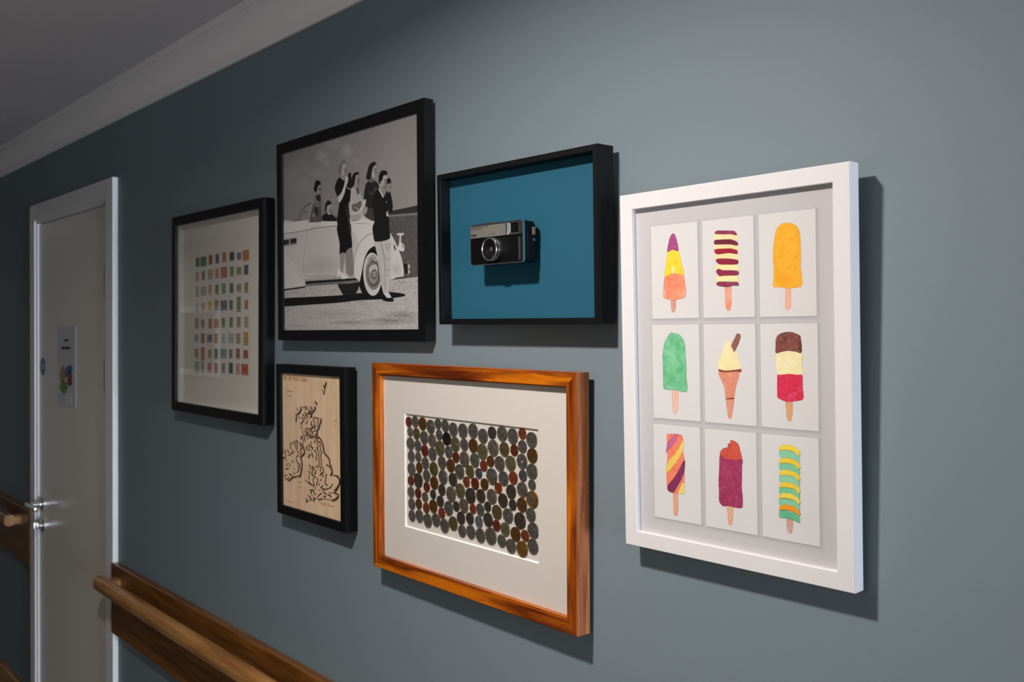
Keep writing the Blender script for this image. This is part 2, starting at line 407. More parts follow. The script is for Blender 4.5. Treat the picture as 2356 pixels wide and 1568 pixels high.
# ------------------------------------------------------------------ handrails
def bar_profile():
    P = []; zc, yc, a_, b_ = .8225, -.0665, .0185, .0225
    for i in range(20):
        t = 2*PI*i/20; cx_, cz_ = math.cos(t), math.sin(t)
        P.append((yc+a_*math.copysign(abs(cx_)**.7, cx_), zc+b_*math.copysign(abs(cz_)**.7, cz_)))
    return P
def handrail(x0, x1, e0, e1, brackets, label, zo):
    xc = (x0+x1)/2; t = thing('handrail', label, 'handrail', (xc, 0, .65+zo))
    bm = bmesh.new(); box(bm, x0-xc, x1-xc, -.021, 0, 0, .222, bevel=.003); o = obj('backboard', bm, M['oak_board'], t); uv_along(o.data, 0, 1.3)
    prof = bar_profile(); a, b = e0-xc, e1-xc
    bm = bmesh.new(); A = [bm.verts.new((a, y, z-.65)) for y, z in prof]; B = [bm.verts.new((b, y, z-.65)) for y, z in prof]; n = len(prof)
    for i in range(n): bm.faces.new((A[i], A[(i+1) % n], B[(i+1) % n], B[i]))
    bm.faces.new(A); bm.faces.new(B)
    o = obj('rail', bm, M['oak'], t, smooth=True); uv_along(o.data, 0, 2.1)
    for x in brackets:
        bm = bmesh.new(); prism(bm, [(x-xc-.02, .152), (x-xc+.02, .152), (x-xc+.02, .186), (x-xc-.02, .186)], -.055, -.019)
        o = obj('bracket', bm, M['oak'], t); uv_along(o.data, 1, 3.3)
    return t
handrail(-2.9935, 7.9, -2.962, 7.9, [-2.925, -1.4, -.4, .1, 1.1, 2.1, 3.1, 4.1, 5.1, 6.1, 7.1], 'oak handrail on the wall right of the door, under the pictures', -.010)
handrail(-8.9, -3.945, -8.9, -4.05, [-8.5, -7.5, -6.5, -5.5, -4.08], 'short piece of oak handrail left of the door', .012)

# ------------------------------------------------------------------ recessed downlight (above the picture, out of frame), and an added one beyond the door
lm = bpy.data.materials.new('lamp_glow'); lm.use_nodes = True; e = lm.node_tree.nodes['Principled BSDF']
e.inputs['Emission Color'].default_value = (1, .93, .85, 1); e.inputs['Emission Strength'].default_value = 12
for LP, lab in ((LAMP, 'round white recessed downlight in the ceiling before the pictures'), (ADDED_LAMP, 'unseen round white downlight added beyond the door to light the opposite wall')):
    dl = thing('ceiling_downlight', lab, 'lamp', (LP.x, LP.y, CEIL))
    bm = bmesh.new(); lathe(bm, [(.052, 0), (.075, 0), (.075, .006), (.070, .008), (.052, .004), (.052, 0)], 40)
    bmesh.ops.rotate(bm, verts=bm.verts, cent=(0, 0, 0), matrix=Matrix.Rotation(-PI/2, 3, 'X')); obj('trim_ring', bm, M['gloss_white'], dl, smooth=True)
    bm = bmesh.new(); lathe(bm, [(0, .001), (.052, .001), (.052, .003), (0, .003)], 32)
    bmesh.ops.rotate(bm, verts=bm.verts, cent=(0, 0, 0), matrix=Matrix.Rotation(-PI/2, 3, 'X')); obj('diffuser', bm, lm, dl)

# ------------------------------------------------------------------ picture frames
def erot(a, b, c):
    Rx = Matrix.Rotation(a, 3, 'X'); Ry = Matrix.Rotation(b, 3, 'Y'); Rz = Matrix.Rotation(c, 3, 'Z'); return Rz @ Ry @ Rx
class Frame:
    "a picture hanging on the wall; local x to the right, z up, y=0 at its back, y=-t at its front"
    def __init__(s, xc, zc, w, h, t, a, b, c, gap, label, inner, name='picture_frame'):
        s.w, s.h, s.t = w, h, t; s.R = erot(a, b, c)
        s.o = Vector((xc, -gap-abs(a)*h/2-abs(c)*w/2, zc+EYE))
        s.root = thing(name, label, 'picture frame', s.o, s.R.to_quaternion())
        i0, i1 = s.on(*inner[0], s.t), s.on(*inner[1], s.t)
        s.b = (i0[0]+w/2+w/2-i1[0]+h/2-i0[1]+i1[1]+h/2)/4
        print('frame', label[:24], 'rail width', round(s.b, 4), [round(v, 4) for v in (i0[0]+w/2, w/2-i1[0], h/2-i0[1], i1[1]+h/2)], 't', t)
    def on(s, px, py, d):
        "local (x, z) on the plane y=-d"
        Ri = s.R.transposed(); p = Ri @ (CAM-s.o); v = Ri @ ray(px, py); k = (-d-p.y)/v.y; q = p+v*k
        return (q.x, q.z)
    def rails(s, m, bevel=.0008, round_in=0, side=None, back=0.0):
        w, h, t, b = s.w/2, s.h/2, s.t, s.b
        for k, (L, name) in enumerate((('T', 0), ('R', 1), ('B', 2), ('L', 3))):
            o = {'T': [(-w, h), (w, h), (w-b, h-b), (-w+b, h-b)], 'B': [(-w, -h), (w, -h), (w-b, -h+b), (-w+b, -h+b)],
                 'R': [(w, -h), (w, h), (w-b, h-b), (w-b, -h+b)], 'L': [(-w, -h), (-w, h), (-w+b, h-b), (-w+b, -h+b)]}[L]
            bm = bmesh.new(); prism(bm, o, 0, -t)
            bm.edges.ensure_lookup_table()
            ed = [e for e in bm.edges if all(abs(v.co.y+t) < 1e-6 for v in e.verts) and (abs((e.verts[0].co-e.verts[1].co).normalized().dot((1, 0, 0) if L in 'TB' else (0, 0, 1))) > .99)]
            out = [e for e in ed if abs(abs(e.verts[0].co.z if L in 'TB' else e.verts[0].co.x)-(h if L in 'TB' else w)) < 1e-5]
            inn = [e for e in ed if e not in out]
            bmesh.ops.bevel(bm, geom=out, offset=bevel, segments=2, affect='EDGES')
            if inn:
                bmesh.ops.bevel(bm, geom=[e for e in inn if e.is_valid], offset=max(bevel, round_in), segments=4 if round_in else 1, affect='EDGES')
            ob = obj('rail', bm, [m, side] if side else m, s.root, smooth=True)
            uv_along(ob.data, 0 if L in 'TB' else 2, 1.7*k+s.w*7)
            if side:
                for p in ob.data.polygons:
                    if abs(p.normal.y) < .5 and ((L == 'R' and p.normal.x > .8) or (L == 'L' and p.normal.x < -.8) or (L == 'T' and p.normal.z > .8) or (L == 'B' and p.normal.z < -.8)): p.material_index = 1
    def panel(s, name, d, m, thick=.002, inset=None, grain=None):
        i = s.b*.25 if inset is None else inset
        o = bx(name, -s.w/2+i, s.w/2-i, -d, -d+thick, -s.h/2+i, s.h/2-i, m, s.root)
        if grain is not None: uv_along(o.data, grain)
        return o
    def pane(s, d, m):
        i = s.b*.5
        return bx('pane', -s.w/2+i, s.w/2-i, -d, -d+.0015, -s.h/2+i, s.h/2-i, m, s.root)

def zoom(ox, oy, sc): return lambda x, y: (ox+x/sc, oy+y/sc)

# ---- 1. white frame of nine ice lollies
fw = Frame(-0.676170, -0.052817, 0.338086, 0.485279, 0.019855, 0.025717, -0.008012, 0.004880, 0.008,
           'white picture frame holding nine watercolour ice lolly cards', [(1455.2, 479.2), (1926.4, 1315.4)])
fw.rails(M['white_frame'], .0006, 0)
fw.panel('backing_board', .003, M['backing'])
fw.panel('mount', .0118, M['mat_grey'], .002)
fw.pane(.0166, M['pane_soft'])
CD = .01215
def wc_mat(name, a, b, c, sc=55, sharp=.1):
    m = bpy.data.materials.new(name); m.use_nodes = True; nt = m.node_tree; n = nt.nodes; L = nt.links; bs = n['Principled BSDF']
    tc = n.new('ShaderNodeTexCoord'); nz = n.new('ShaderNodeTexNoise'); nz.inputs['Scale'].default_value = sc; nz.inputs['Detail'].default_value = 7; nz.inputs['Roughness'].default_value = .6; nz.inputs['Distortion'].default_value = .8
    mp = n.new('ShaderNodeMapping'); mp.inputs['Location'].default_value = (random.random()*9, 0, random.random()*9)
    L.new(tc.outputs['Object'], mp.inputs[0]); L.new(mp.outputs[0], nz.inputs[0])
    r = n.new('ShaderNodeValToRGB'); L.new(nz.outputs[0], r.inputs[0]); e = r.color_ramp.elements
    e[0].position = .34; e[0].color = (*lin(a), 1); e[1].position = .68; e[1].color = (*lin(c), 1); k = e.new(.52); k.color = (*lin(b), 1)
    L.new(r.outputs[0], bs.inputs['Base Color']); bs.inputs['Roughness'].default_value = .85; bs.inputs['Specular IOR Level'].default_value = .2
    return m
WM = {}
def wcm(*k):
    if k not in WM: WM[k] = wc_mat('watercolour_wash', *k)
    return WM[k]
Z1, Z2, Z3 = zoom(1480, 460, 5.226), zoom(1480, 730, 5.6), zoom(1480, 960, 4.9)
STICK = ('#e8a888', '#e39a78', '#eebba2'); STE = '#c46a4a'
LOLLY = [
 (Z1, [(93, 318), (648, 258), (668, 1417), (108, 1427)], [
   ([(338, 1195), (390, 1195), (388, 1310), (372, 1345), (350, 1342), (338, 1300)], ('#dba193', '#d99484', '#e6b3a4'), '#a85a4a', 1),
   ([(262, 915), (300, 893), (350, 885), (420, 892), (482, 902), (500, 1010), (513, 1090), (500, 1165), (430, 1190), (360, 1202), (300, 1192), (243, 1158), (248, 1040)], ('#e9805f', '#f09a7c', '#f3ad90'), '#a33c22', 1),
   ([(296, 620), (340, 600), (420, 605), (455, 740), (485, 890), (425, 888), (378, 872), (330, 888), (258, 922), (275, 770)], ('#f3c51b', '#f6d53a', '#f8dd52'), '#e0a317', 1),
   ([(330, 435), (350, 408), (375, 410), (395, 460), (423, 600), (385, 605), (350, 592), (292, 620), (305, 520)], ('#b5558f', '#a8477f', '#c673a5'), '#55203f', 1),
   ([(342, 800), (375, 800), (378, 860), (345, 885)], ('#f2e08a', '#f5e59c', '#f2e08a'), None, 1)]),
 (Z1, [(705, 250), (1320, 184), (1342, 1406), (727, 1416)],
   [([(990, 1040), (1055, 1035), (1057, 1270), (1040, 1318), (1015, 1328), (992, 1290)], ('#e89270', '#ec9d7e', '#f2b59c'), '#d0704f', 1)] +
   [([(862, y+8), (1000, y-4), (1120, y+6), (1143, y+35), (1140, y+75), (1000, y+62), (870, y+78)], ('#f4dca0', '#f6e3ae', '#f3d79c'), None, 1) for y in (410, 525, 640)] +
   [([(883, y+8), (1000, y-2), (1130, y+4), (1142, y+35), (1148, y+75), (1000, y+70), (890, y+76)], ('#f2e29e', '#f5e8ae', '#f2de98'), None, 1) for y in (770, 905)] +
   [([(866, 385), (900, 368), (1090, 372), (1125, 410), (1110, 420), (1050, 405), (940, 408), (868, 402)], ('#8a3052', '#9a3f5e', '#85294b'), '#5a1030', 1),
    ([(855, 505), (870, 480), (1050, 475), (1130, 505), (1138, 540), (1110, 540), (1040, 530), (860, 528)], ('#6f2238', '#7c2c3e', '#5e1a30'), '#4a1024', 1),
    ([(860, 600), (900, 588), (1050, 585), (1128, 605), (1125, 645), (1040, 632), (940, 645), (880, 645), (862, 620)], ('#a81f38', '#9c2138', '#b52a44'), '#74102a', 1),
    ([(880, 715), (920, 705), (1060, 708), (1135, 722), (1132, 765), (1030, 772), (940, 772), (890, 750)], ('#98253f', '#8c2440', '#a32c46'), '#641030', 1),
    ([(882, 850), (905, 830), (960, 845), (1060, 848), (1140, 855), (1145, 888), (1110, 900), (1000, 905), (920, 908), (890, 880)], ('#a03352', '#8c2a4a', '#ac4b6e'), '#641030', 1),
    ([(885, 1000), (920, 982), (1040, 985), (1140, 992), (1143, 1022), (1080, 1022), (1000, 1038), (900, 1025)], ('#8c2f50', '#983a58', '#852848'), '#641030', 1)]),
 (Z1, [(1383, 176), (2067, 102), (2092, 1394), (1407, 1404)], [
   ([(1712, 1055), (1770, 1055), (1770, 1295), (1742, 1318), (1712, 1300)], ('#f0b79c', '#efb194', '#f3c3aa'), '#d98a6a', 1),
   ([(1585, 430), (1610, 340), (1660, 290), (1730, 273), (1810, 292), (1870, 350), (1885, 450), (1893, 600), (1892, 800), (1905, 920), (1910, 1000), (1890, 1040), (1800, 1055), (1720, 1055), (1640, 1045), (1570, 1042), (1565, 980), (1572, 850), (1562, 690), (1568, 540)], ('#f2a51e', '#f6b637', '#f2980f'), '#e58a12', 1)]),
 (Z2, [(117, 94), (718, 89), (733, 1338), (130, 1290)], [
   ([(376, 940), (448, 945), (448, 1100), (438, 1200), (413, 1238), (388, 1210), (378, 1080)], ('#e9b7a0', '#eec4b0', '#f0d5c8'), '#a85a44', 1),
   ([(262, 400), (290, 290), (350, 205), (400, 202), (460, 222), (520, 290), (538, 400), (545, 520), (555, 660), (552, 740), (565, 860), (563, 945), (545, 957), (470, 945), (400, 932), (280, 922), (262, 900), (258, 700), (252, 520)], ('#53ac74', '#77c492', '#8ed0a4'), '#1d5a3a', 1)]),
 (Z2, [(778, 88), (1443, 82), (1457, 1400), (793, 1346)], [
   ([(980, 700), (1230, 700), (1190, 900), (1165, 1100), (1135, 1285), (1118, 1298), (1095, 1280), (1075, 1110), (1040, 880), (1000, 790)], ('#e39a80', '#dc8a72', '#eaa88a'), '#a4553c', 1),
   ([(970, 660), (1100, 672), (1250, 662), (1265, 685), (1250, 705), (1200, 692), (1090, 705), (985, 695)], ('#a85a44', '#8e4630', '#a85a44'), '#6e3020', 1),
   ([(1070, 300), (1110, 293), (1132, 320), (1135, 370), (1170, 430), (1210, 460), (1225, 530), (1250, 600), (1265, 650), (1200, 670), (1090, 682), (1000, 672), (955, 655), (970, 590), (975, 510), (1015, 470), (1030, 400)], ('#f0e0a2', '#f4e9b8', '#eedf9a'), None, 1),
   ([(1205, 215), (1235, 210), (1253, 240), (1235, 310), (1200, 390), (1170, 438), (1155, 400), (1138, 370), (1145, 340), (1180, 270)], ('#8e5a50', '#996358', '#85524a'), '#5a2d28', 1),
   ([(1066, 1040), (1168, 1030), (1164, 1048), (1068, 1052)], ('#8e4630', '#8e4630', '#a85a44'), None, 1)]),
 (Z2, [(1508, 82), (2245, 74), (2263, 1467), (1525, 1408)], [
   ([(1840, 1085), (1922, 1090), (1918, 1250), (1910, 1310), (1888, 1335), (1860, 1315), (1845, 1220)], ('#e3ae84', '#dba070', '#e8b792'), '#a86a3a', 1),
   ([(1728, 745), (1760, 730), (1880, 722), (2030, 728), (2048, 750), (2055, 900), (2065, 1030), (2040, 1060), (1930, 1082), (1840, 1080), (1750, 1045), (1730, 1010)], ('#e3375d', '#d42747', '#ea5a80'), '#b01c3c', 1),
   ([(1712, 455), (1870, 430), (2038, 445), (2042, 600), (2045, 728), (1880, 722), (1730, 722)], ('#f2e3a8', '#f5ecc0', '#f3dca0'), '#e6c58c', 1),
   ([(1710, 290), (1730, 240), (1790, 200), (1870, 188), (1950, 200), (2020, 240), (2036, 330), (2035, 455), (1960, 435), (1860, 428), (1780, 440), (1712, 458), (1708, 380)], ('#7a4038', '#8a4d42', '#5d2c28'), '#3c1a18', 1)]),
 (Z3, [(117, 70), (640, 113), (651, 1211), (125, 1113)], [
   ([(340, 840), (390, 845), (393, 1000), (390, 1080), (370, 1106), (348, 1090), (340, 960)], ('#e6a98e', '#e39f82', '#eab9a2'), '#b8694c', 1),
   ([(268, 200), (300, 187), (345, 187), (440, 210), (448, 400), (465, 480), (462, 700), (465, 750), (395, 850), (300, 835), (270, 800), (265, 600), (275, 400)], ('#f0765a', '#f28a6c', '#ee6a4c'), '#b03a2a', 1),
   ([(350, 198), (390, 200), (350, 290), (290, 350), (265, 398), (260, 360), (280, 290)], ('#bd5f96', '#c670a2', '#b0528a'), '#85305e', 1),
   ([(448, 262), (456, 310), (440, 390), (380, 490), (310, 580), (265, 620), (258, 600), (285, 490), (350, 420), (400, 350)], ('#f2d87c', '#f0cf66', '#ecc24e'), '#dca83e', 1),
   ([(465, 480), (465, 590), (430, 690), (380, 780), (345, 838), (300, 835), (275, 800), (290, 750), (350, 680), (400, 600)], ('#8c3868', '#7c2c56', '#a1497c'), '#4f1838', 1),
   ([(440, 742), (465, 733), (467, 790), (455, 857), (400, 852), (415, 800)], ('#ecd069', '#f0d97e', '#e8c658'), None, 1)]),
 (Z3, [(695, 123), (1276, 175), (1284, 1327), (706, 1222)], [
   ([(952, 1002), (1012, 1010), (1010, 1120), (1004, 1190), (985, 1210), (965, 1200), (955, 1110)], ('#e8b18c', '#e5a67e', '#edc0a0'), '#b86a48', 1),
   ([(865, 420), (885, 385), (985, 460), (1115, 470), (1112, 560), (1110, 780), (1120, 920), (1120, 1000), (1100, 1020), (1030, 1010), (960, 995), (900, 995), (860, 950), (855, 840), (852, 700), (858, 560)], ('#b2436e', '#9c3058', '#c6659a'), '#701f42', 1),
   ([(868, 395), (898, 350), (930, 345), (960, 325), (955, 298), (980, 290), (985, 258), (1020, 262), (1070, 300), (1095, 380), (1112, 450), (1110, 470), (1060, 480), (1000, 475), (930, 465), (872, 425)], ('#cf4a3c', '#d55a46', '#b53c38'), '#6e1c26', 1)]),
 (Z3, [(1335, 180), (1980, 238), (1990, 1456), (1343, 1338)],
   [([(1620, 1130), (1682, 1135), (1685, 1220), (1675, 1290), (1655, 1305), (1632, 1295), (1622, 1230)], ('#d8a79c', '#d09c92', '#e0b5aa'), '#8e5a52', 1)] +
   [([(1540, y), (1620, y-2), (1700, y+20), (1758, y+55), (1760, y+130), (1690, y+95), (1620, y+75), (1542, y+68)], cols, e, 1) for y, cols, e in
     ((375, ('#86cba4', '#93d0ae', '#76c39a'), '#5aa882'), (515, ('#86cba4', '#7cc79e', '#93d0ae'), '#5aa882'), (650, ('#9ad3b0', '#86cba4', '#a8d8b8'), '#5aa882'),
      (790, ('#6cbf94', '#7cc79e', '#86cba4'), '#4d9c76'), (920, ('#7cc79e', '#8fcfa9', '#6cbf94'), '#4d9c76'), (1055, ('#6cbf94', '#5fb588', '#7cc79e'), '#4d9c76'))] +
   [([(1540, y+30), (1580, y), (1620, y), (1700, y+20), (1745, y+50), (1768, y+95), (1758, y+120), (1700, y+75), (1620, y+55), (1540, y+55)], cols, e, 1) for y, cols, e in
     ((308, ('#efd434', '#f1da48', '#ecc828'), '#d9a820'), (455, ('#efc72f', '#f0cf3e', '#ebbc22'), '#d9a820'), (590, ('#f1dc52', '#eccb36', '#f3e16a'), '#d9a820'), (728, ('#f0d94a', '#edc93a', '#f2df60'), '#d9a820'), (850, ('#f0dc5c', '#eed54c', '#f3e378'), '#d9b838'), (982, ('#eda322', '#ee9b1e', '#f0b03a'), '#d9861a'))]),
]
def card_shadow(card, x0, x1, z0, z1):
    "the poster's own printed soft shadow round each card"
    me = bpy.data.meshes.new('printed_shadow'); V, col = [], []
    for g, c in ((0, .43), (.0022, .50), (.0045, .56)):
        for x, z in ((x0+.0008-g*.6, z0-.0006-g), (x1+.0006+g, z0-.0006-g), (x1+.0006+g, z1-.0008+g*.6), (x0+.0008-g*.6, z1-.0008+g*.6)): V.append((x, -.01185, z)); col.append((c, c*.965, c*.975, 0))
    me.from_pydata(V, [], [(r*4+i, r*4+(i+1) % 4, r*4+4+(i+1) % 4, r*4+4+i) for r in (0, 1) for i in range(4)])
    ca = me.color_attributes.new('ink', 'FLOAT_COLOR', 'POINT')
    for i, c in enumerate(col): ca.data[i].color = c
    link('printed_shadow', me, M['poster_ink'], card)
for Zf, cor, shapes in LOLLY:
    q = [fw.on(*Zf(*c), CD) for c in cor]
    x0, x1 = (q[0][0]+q[3][0])/2, (q[1][0]+q[2][0])/2; z1, z0 = (q[0][1]+q[1][1])/2, (q[2][1]+q[3][1])/2
    card = bx('card', x0, x1, -CD, -.0118, z0, z1, M['card'], fw.root)
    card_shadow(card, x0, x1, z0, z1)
    bm = bmesh.new(); mats = []
    for k, (pts, cols, edge, _) in enumerate(shapes):
        P = curve([fw.on(*Zf(*p), CD) for p in pts], 7)
        P = [(x+math.sin(i*1.7+k)*.00009+math.sin(i*.61+k*2)*.00014, z+math.cos(i*2.3)*.00009+math.sin(i*.47+k)*.00014) for i, (x, z) in enumerate(P)]
        lay = CD+.00006*(k+1)
        for poly, mm, dd in (((grow(P, .00028), wcm(edge, edge, edge), lay) if edge else (None, None, None)), (P, wcm(*cols), lay+.00003)):
            if poly is None: continue
            if mm not in mats: mats.append(mm)
            f = bm.faces.new([bm.verts.new((x, -dd, z)) for x, z in poly]); f.material_index = mats.index(mm)
    if Zf is Z2 and cor[0][0] == 1508:      # hundreds and thousands on the chocolate tip
        dm = [mat('sprinkle_ink', c, .8) for c in ('#d8d4c8', '#3f5a70', '#b08040', '#5a1820')]
        base = len(mats); mats += dm
        for k in range(80):
            a, b = random.uniform(1722, 2025), random.uniform(205, 432)
            if b < 300 and abs(a-1872) > 150*math.sqrt(max(0, 1-((300-b)/112)**2)): continue
            x, z = fw.on(*Zf(a, b), CD); r = random.uniform(.0003, .0006)
            f = bm.faces.new([bm.verts.new((x+r*math.cos(t*PI/3), -CD-.0006, z+r*math.sin(t*PI/3))) for t in range(6)]); f.material_index = base+k % 4
    me = bpy.data.meshes.new('painted_lolly'); bm.to_mesh(me); bm.free(); link('painted_lolly', me, mats, card)

# ---- 2. wooden frame of coins
fc = Frame(-1.203583, -0.255627, 0.544421, 0.388737, 0.027418, 0.010896, -0.001360, -0.003532, 0.006,
           'orange-brown wooden picture frame holding rows of coins in ivory mount', [(869, 863.2), (1300.8, 1419.8)])
fc.rails(M['cherry'], .0012, .0025, side=M['cherry_side'])
MD = fc.t-.0115
def quadpts(f, cs, d):
    q = [f.on(*c, d) for c in cs]; return (q[0][0]+q[3][0])/2, (q[1][0]+q[2][0])/2, (q[2][1]+q[3][1])/2, (q[0][1]+q[1][1])/2
ZW = zoom(840, 820, 2.209)
ax0, ax1, az0, az1 = quadpts(fc, [ZW(202, 288), ZW(880, 370), ZW(882, 1052), ZW(200, 862)], MD)
bm = bmesh.new(); w, h = fc.w/2-fc.b*.4, fc.h/2-fc.b*.4; bv = .0016; bd = .0035
def hole_plate(bm, w, h, x0, x1, z0, z1, y0, y1, bv):
    O = [(-w, -h), (w, -h), (w, h), (-w, h)]; I = [(x0, z0), (x1, z0), (x1, z1), (x0, z1)]; J = [(x0+bv, z0+bv), (x1-bv, z0+bv), (x1-bv, z1-bv), (x0+bv, z1-bv)]
    a = [bm.verts.new((x, y0, z)) for x, z in O]; b = [bm.verts.new((x, y0, z)) for x, z in I]; c = [bm.verts.new((x, y1, z)) for x, z in J]; d = [bm.verts.new((x, y1, z)) for x, z in O]
    for i in range(4):
        j = (i+1) % 4
        bm.faces.new((a[i], a[j], b[j], b[i])); f = bm.faces.new((b[i], b[j], c[j], c[i])); f.material_index = 1
        bm.faces.new((c[i], c[j], d[j], d[i])); bm.faces.new((a[i], d[i], d[j], a[j]))
hole_plate(bm, w, h, ax0, ax1, az0, az1, -MD, -MD+bd, bv)
obj('mount', bm, [M['mat_ivory'], M['core']], fc.root)
fc.panel('backing_board', MD-bd, M['mat_ivory'], .003, inset=fc.b*.45)
fc.pane(fc.t-.0095, M['pane_soft'])
CB = MD-bd
def coin_mat(name, col, rough, metal=.75, b=.9):
    m = mat(name, col, rough-.04, .88, noise=.3, nscale=1.6, bump=.3, bscale=5, spec=.5)
    for nd in m.node_tree.nodes:
        if nd.type == 'BUMP': nd.inputs['Distance'].default_value = .02
    return m
CM = {'s': coin_mat('cupro_nickel', (.29, .262, .23), .40), 'g': coin_mat('warm_nickel', (.33, .28, .23), .42), 'd': coin_mat('tarnished_silver', (.16, .125, .105), .42),
      'c': coin_mat('bright_copper', (.46, .13, .055), .42), 'r': coin_mat('dark_copper', (.30, .075, .038), .45), 'k': coin_mat('near_black_bronze', (.045, .032, .026), .5),
      'n': coin_mat('brown_bronze', (.22, .11, .03), .5), 'o': coin_mat('olive_brass', (.26, .215, .085), .42), 'y': coin_mat('pale_brass', (.33, .29, .16), .4),
      'b': coin_mat('blue_grey_aluminium', (.20, .22, .24), .4), 'l': coin_mat('light_aluminium', (.34, .36, .39), .38), 'w': coin_mat('gold_bronze', (.36, .20, .05), .45)}
def coin_mesh(kind, var):
    rnd = random.Random(var*31+7); sides = 36; bm = bmesh.new()
    hole = var == 9; hept = var == 8
    def R(a, r):
        if hept: return r*(1-.035*(1-math.cos(7*a))/2)
        return r
    prof = [(1, 0), (1, -.14), (.98, -.155), (.92, -.155), (.89, -.135), (.60, -.135)] + ([(.20, -.135), (.20, 0)] if hole else [(.0, -.135)])
    rings = []
    for r, y in prof:
        if r == 0: rings.append([bm.verts.new((0, y, 0))])
        else: rings.append([bm.verts.new((R(2*PI*i/sides, r)*math.cos(2*PI*i/sides), y, R(2*PI*i/sides, r)*math.sin(2*PI*i/sides))) for i in range(sides)])
    for a, b in zip(rings, rings[1:]):
        for i in range(sides):
            j = (i+1) % sides
            bm.faces.new((a[i], a[j], b[0]) if len(b) == 1 else (a[i], a[j], b[j], b[i]))
    if not hole:
        # struck relief: a head or a crest, and a ring of raised legend dashes
        for s in range(3):
            cx, cz, rr = rnd.uniform(-.12, .12), rnd.uniform(-.2, .25), rnd.uniform(.18, .34)
            pts = [(cx+rr*math.cos(t*PI/5)*rnd.uniform(.6, 1.2), cz+rr*1.2*math.sin(t*PI/5)*rnd.uniform(.7, 1.15)) for t in range(10)]
            prism(bm, pts, -.13, -.185+.008*s)
        for t in range(0, 18):
            if rnd.random() < .75:
                a = 2*PI*t/18; x, z = .76*math.cos(a), .76*math.sin(a); box(bm, x-.05, x+.03, -.175, -.13, z-.05, z+.03)
    bmesh.ops.recalc_face_normals(bm, faces=bm.faces)
    me = bpy.data.meshes.new('coin'); bm.to_mesh(me); bm.free(); me.materials.append(CM[kind]); return me
CMESH = {}
ZA, ZB = zoom(910, 930, 5.0556), zoom(1060, 960, 4.48)
COINS = [(ZA, [(153,203,125,'r'),(229,200,138,'s'),(315,223,155,'n'),(410,258,168,'s'),(495,227,130,'s'),(577,248,148,'s'),(673,290,168,'s'),(785,310,178,'s'),
 (170,318,115,'s'),(244,340,140,'o'),(335,385,162,'s'),(427,417,158,'g'),(508,352,130,'s'),(597,398,160,'k'),(693,462,178,'y'),(799,468,152,'s'),
 (175,457,155,'s'),(260,483,140,'s'),(341,537,142,'r'),(431,577,162,'s'),(518,510,182,'y'),(620,553,148,'s'),(702,613,132,'r'),(802,635,185,'g'),
 (185,603,142,'s'),(266,610,122,'s'),(348,685,148,'s'),(446,750,168,'o'),(541,675,160,'s'),(642,710,160,'n'),(745,780,178,'s'),
 (188,752,158,'s'),(276,733,128,'n'),(362,825,145,'s'),(451,912,158,'n'),(554,845,175,'s'),(670,872,162,'d'),(825,900,130,'c'),
 (178,888,122,'r'),(266,882,178,'d'),(363,960,125,'r'),(539,992,140,'d'),(647,1042,185,'g'),(753,1003,180,'y'),
 (180,1020,135,'s'),(263,1032,125,'r'),(344,1077,122,'s'),(437,1046,115,'d'),(520,1125,138,'d'),(616,1210,172,'s'),(707,1185,125,'d'),(795,1177,172,'g'),
 (190,1157,138,'s'),(271,1157,125,'n'),(358,1202,128,'c'),(440,1183,158,'n'),(541,1260,132,'c'),(672,1383,170,'o'),(763,1320,155,'d'),
 (193,1295,138,'s'),(280,1297,155,'s'),(377,1350,168,'s'),(473,1342,162,'s'),(573,1410,170,'s'),(775,1470,150,'s')]),
 (ZB, [(128,137,158,'s'),(230,190,158,'s'),(323,157,135,'d'),(428,167,163,'s'),(536,192,168,'s'),(635,167,122,'c'),(732,230,168,'s'),
 (130,290,150,'n'),(224,350,168,'y'),(336,313,178,'g7'),(450,327,155,'o'),(552,337,125,'r'),(636,300,138,'s'),(738,392,160,'n'),
 (145,440,152,'s'),(237,497,122,'c'),(307,452,122,'n'),(402,475,162,'s'),(515,472,165,'y'),(632,452,162,'sh'),(735,555,168,'s'),
 (186,577,115,'b'),(322,605,175,'s'),(442,627,157,'s'),(542,622,140,'c'),(641,600,128,'b'),(734,695,118,'s'),
 (95,557,140,'o'),(148,682,130,'r'),(245,688,128,'n'),(388,727,120,'c'),(520,763,155,'d'),(634,743,162,'s'),(738,850,182,'bi'),
 (102,805,168,'d'),(208,808,148,'d'),(321,813,162,'g'),(436,855,152,'d'),(536,900,120,'d'),(631,900,155,'n'),(724,1003,150,'s'),
 (202,950,135,'s'),(277,918,110,'d'),(374,975,158,'o'),(488,1012,162,'s'),(612,1062,178,'d'),(745,1163,172,'s'),
 (125,942,108,'c'),(95,1040,130,'d'),(188,1073,128,'l'),(283,1053,152,'d'),(368,1115,122,'r'),(458,1153,148,'y'),(565,1203,155,'n'),(665,1217,125,'c'),(745,1325,165,'s'),
 (105,1180,150,'s'),(205,1215,155,'s'),(312,1220,183,'s'),(423,1270,138,'s'),(519,1325,157,'s'),(634,1355,175,'w')])]
placed = []
for Zf, lst in COINS:
    for x, y, hh, k in lst:
        px, py = Zf(x, y); half = hh/2/(5.0556 if Zf is ZA else 4.48)
        d = CB+.0016; c = fc.on(px-.9, py, d); t_ = fc.on(px-.9, py-half, d); b_ = fc.on(px-.9, py+half, d)
        placed.append([c[0], c[1], (t_[1]-b_[1])/2*.985, k])
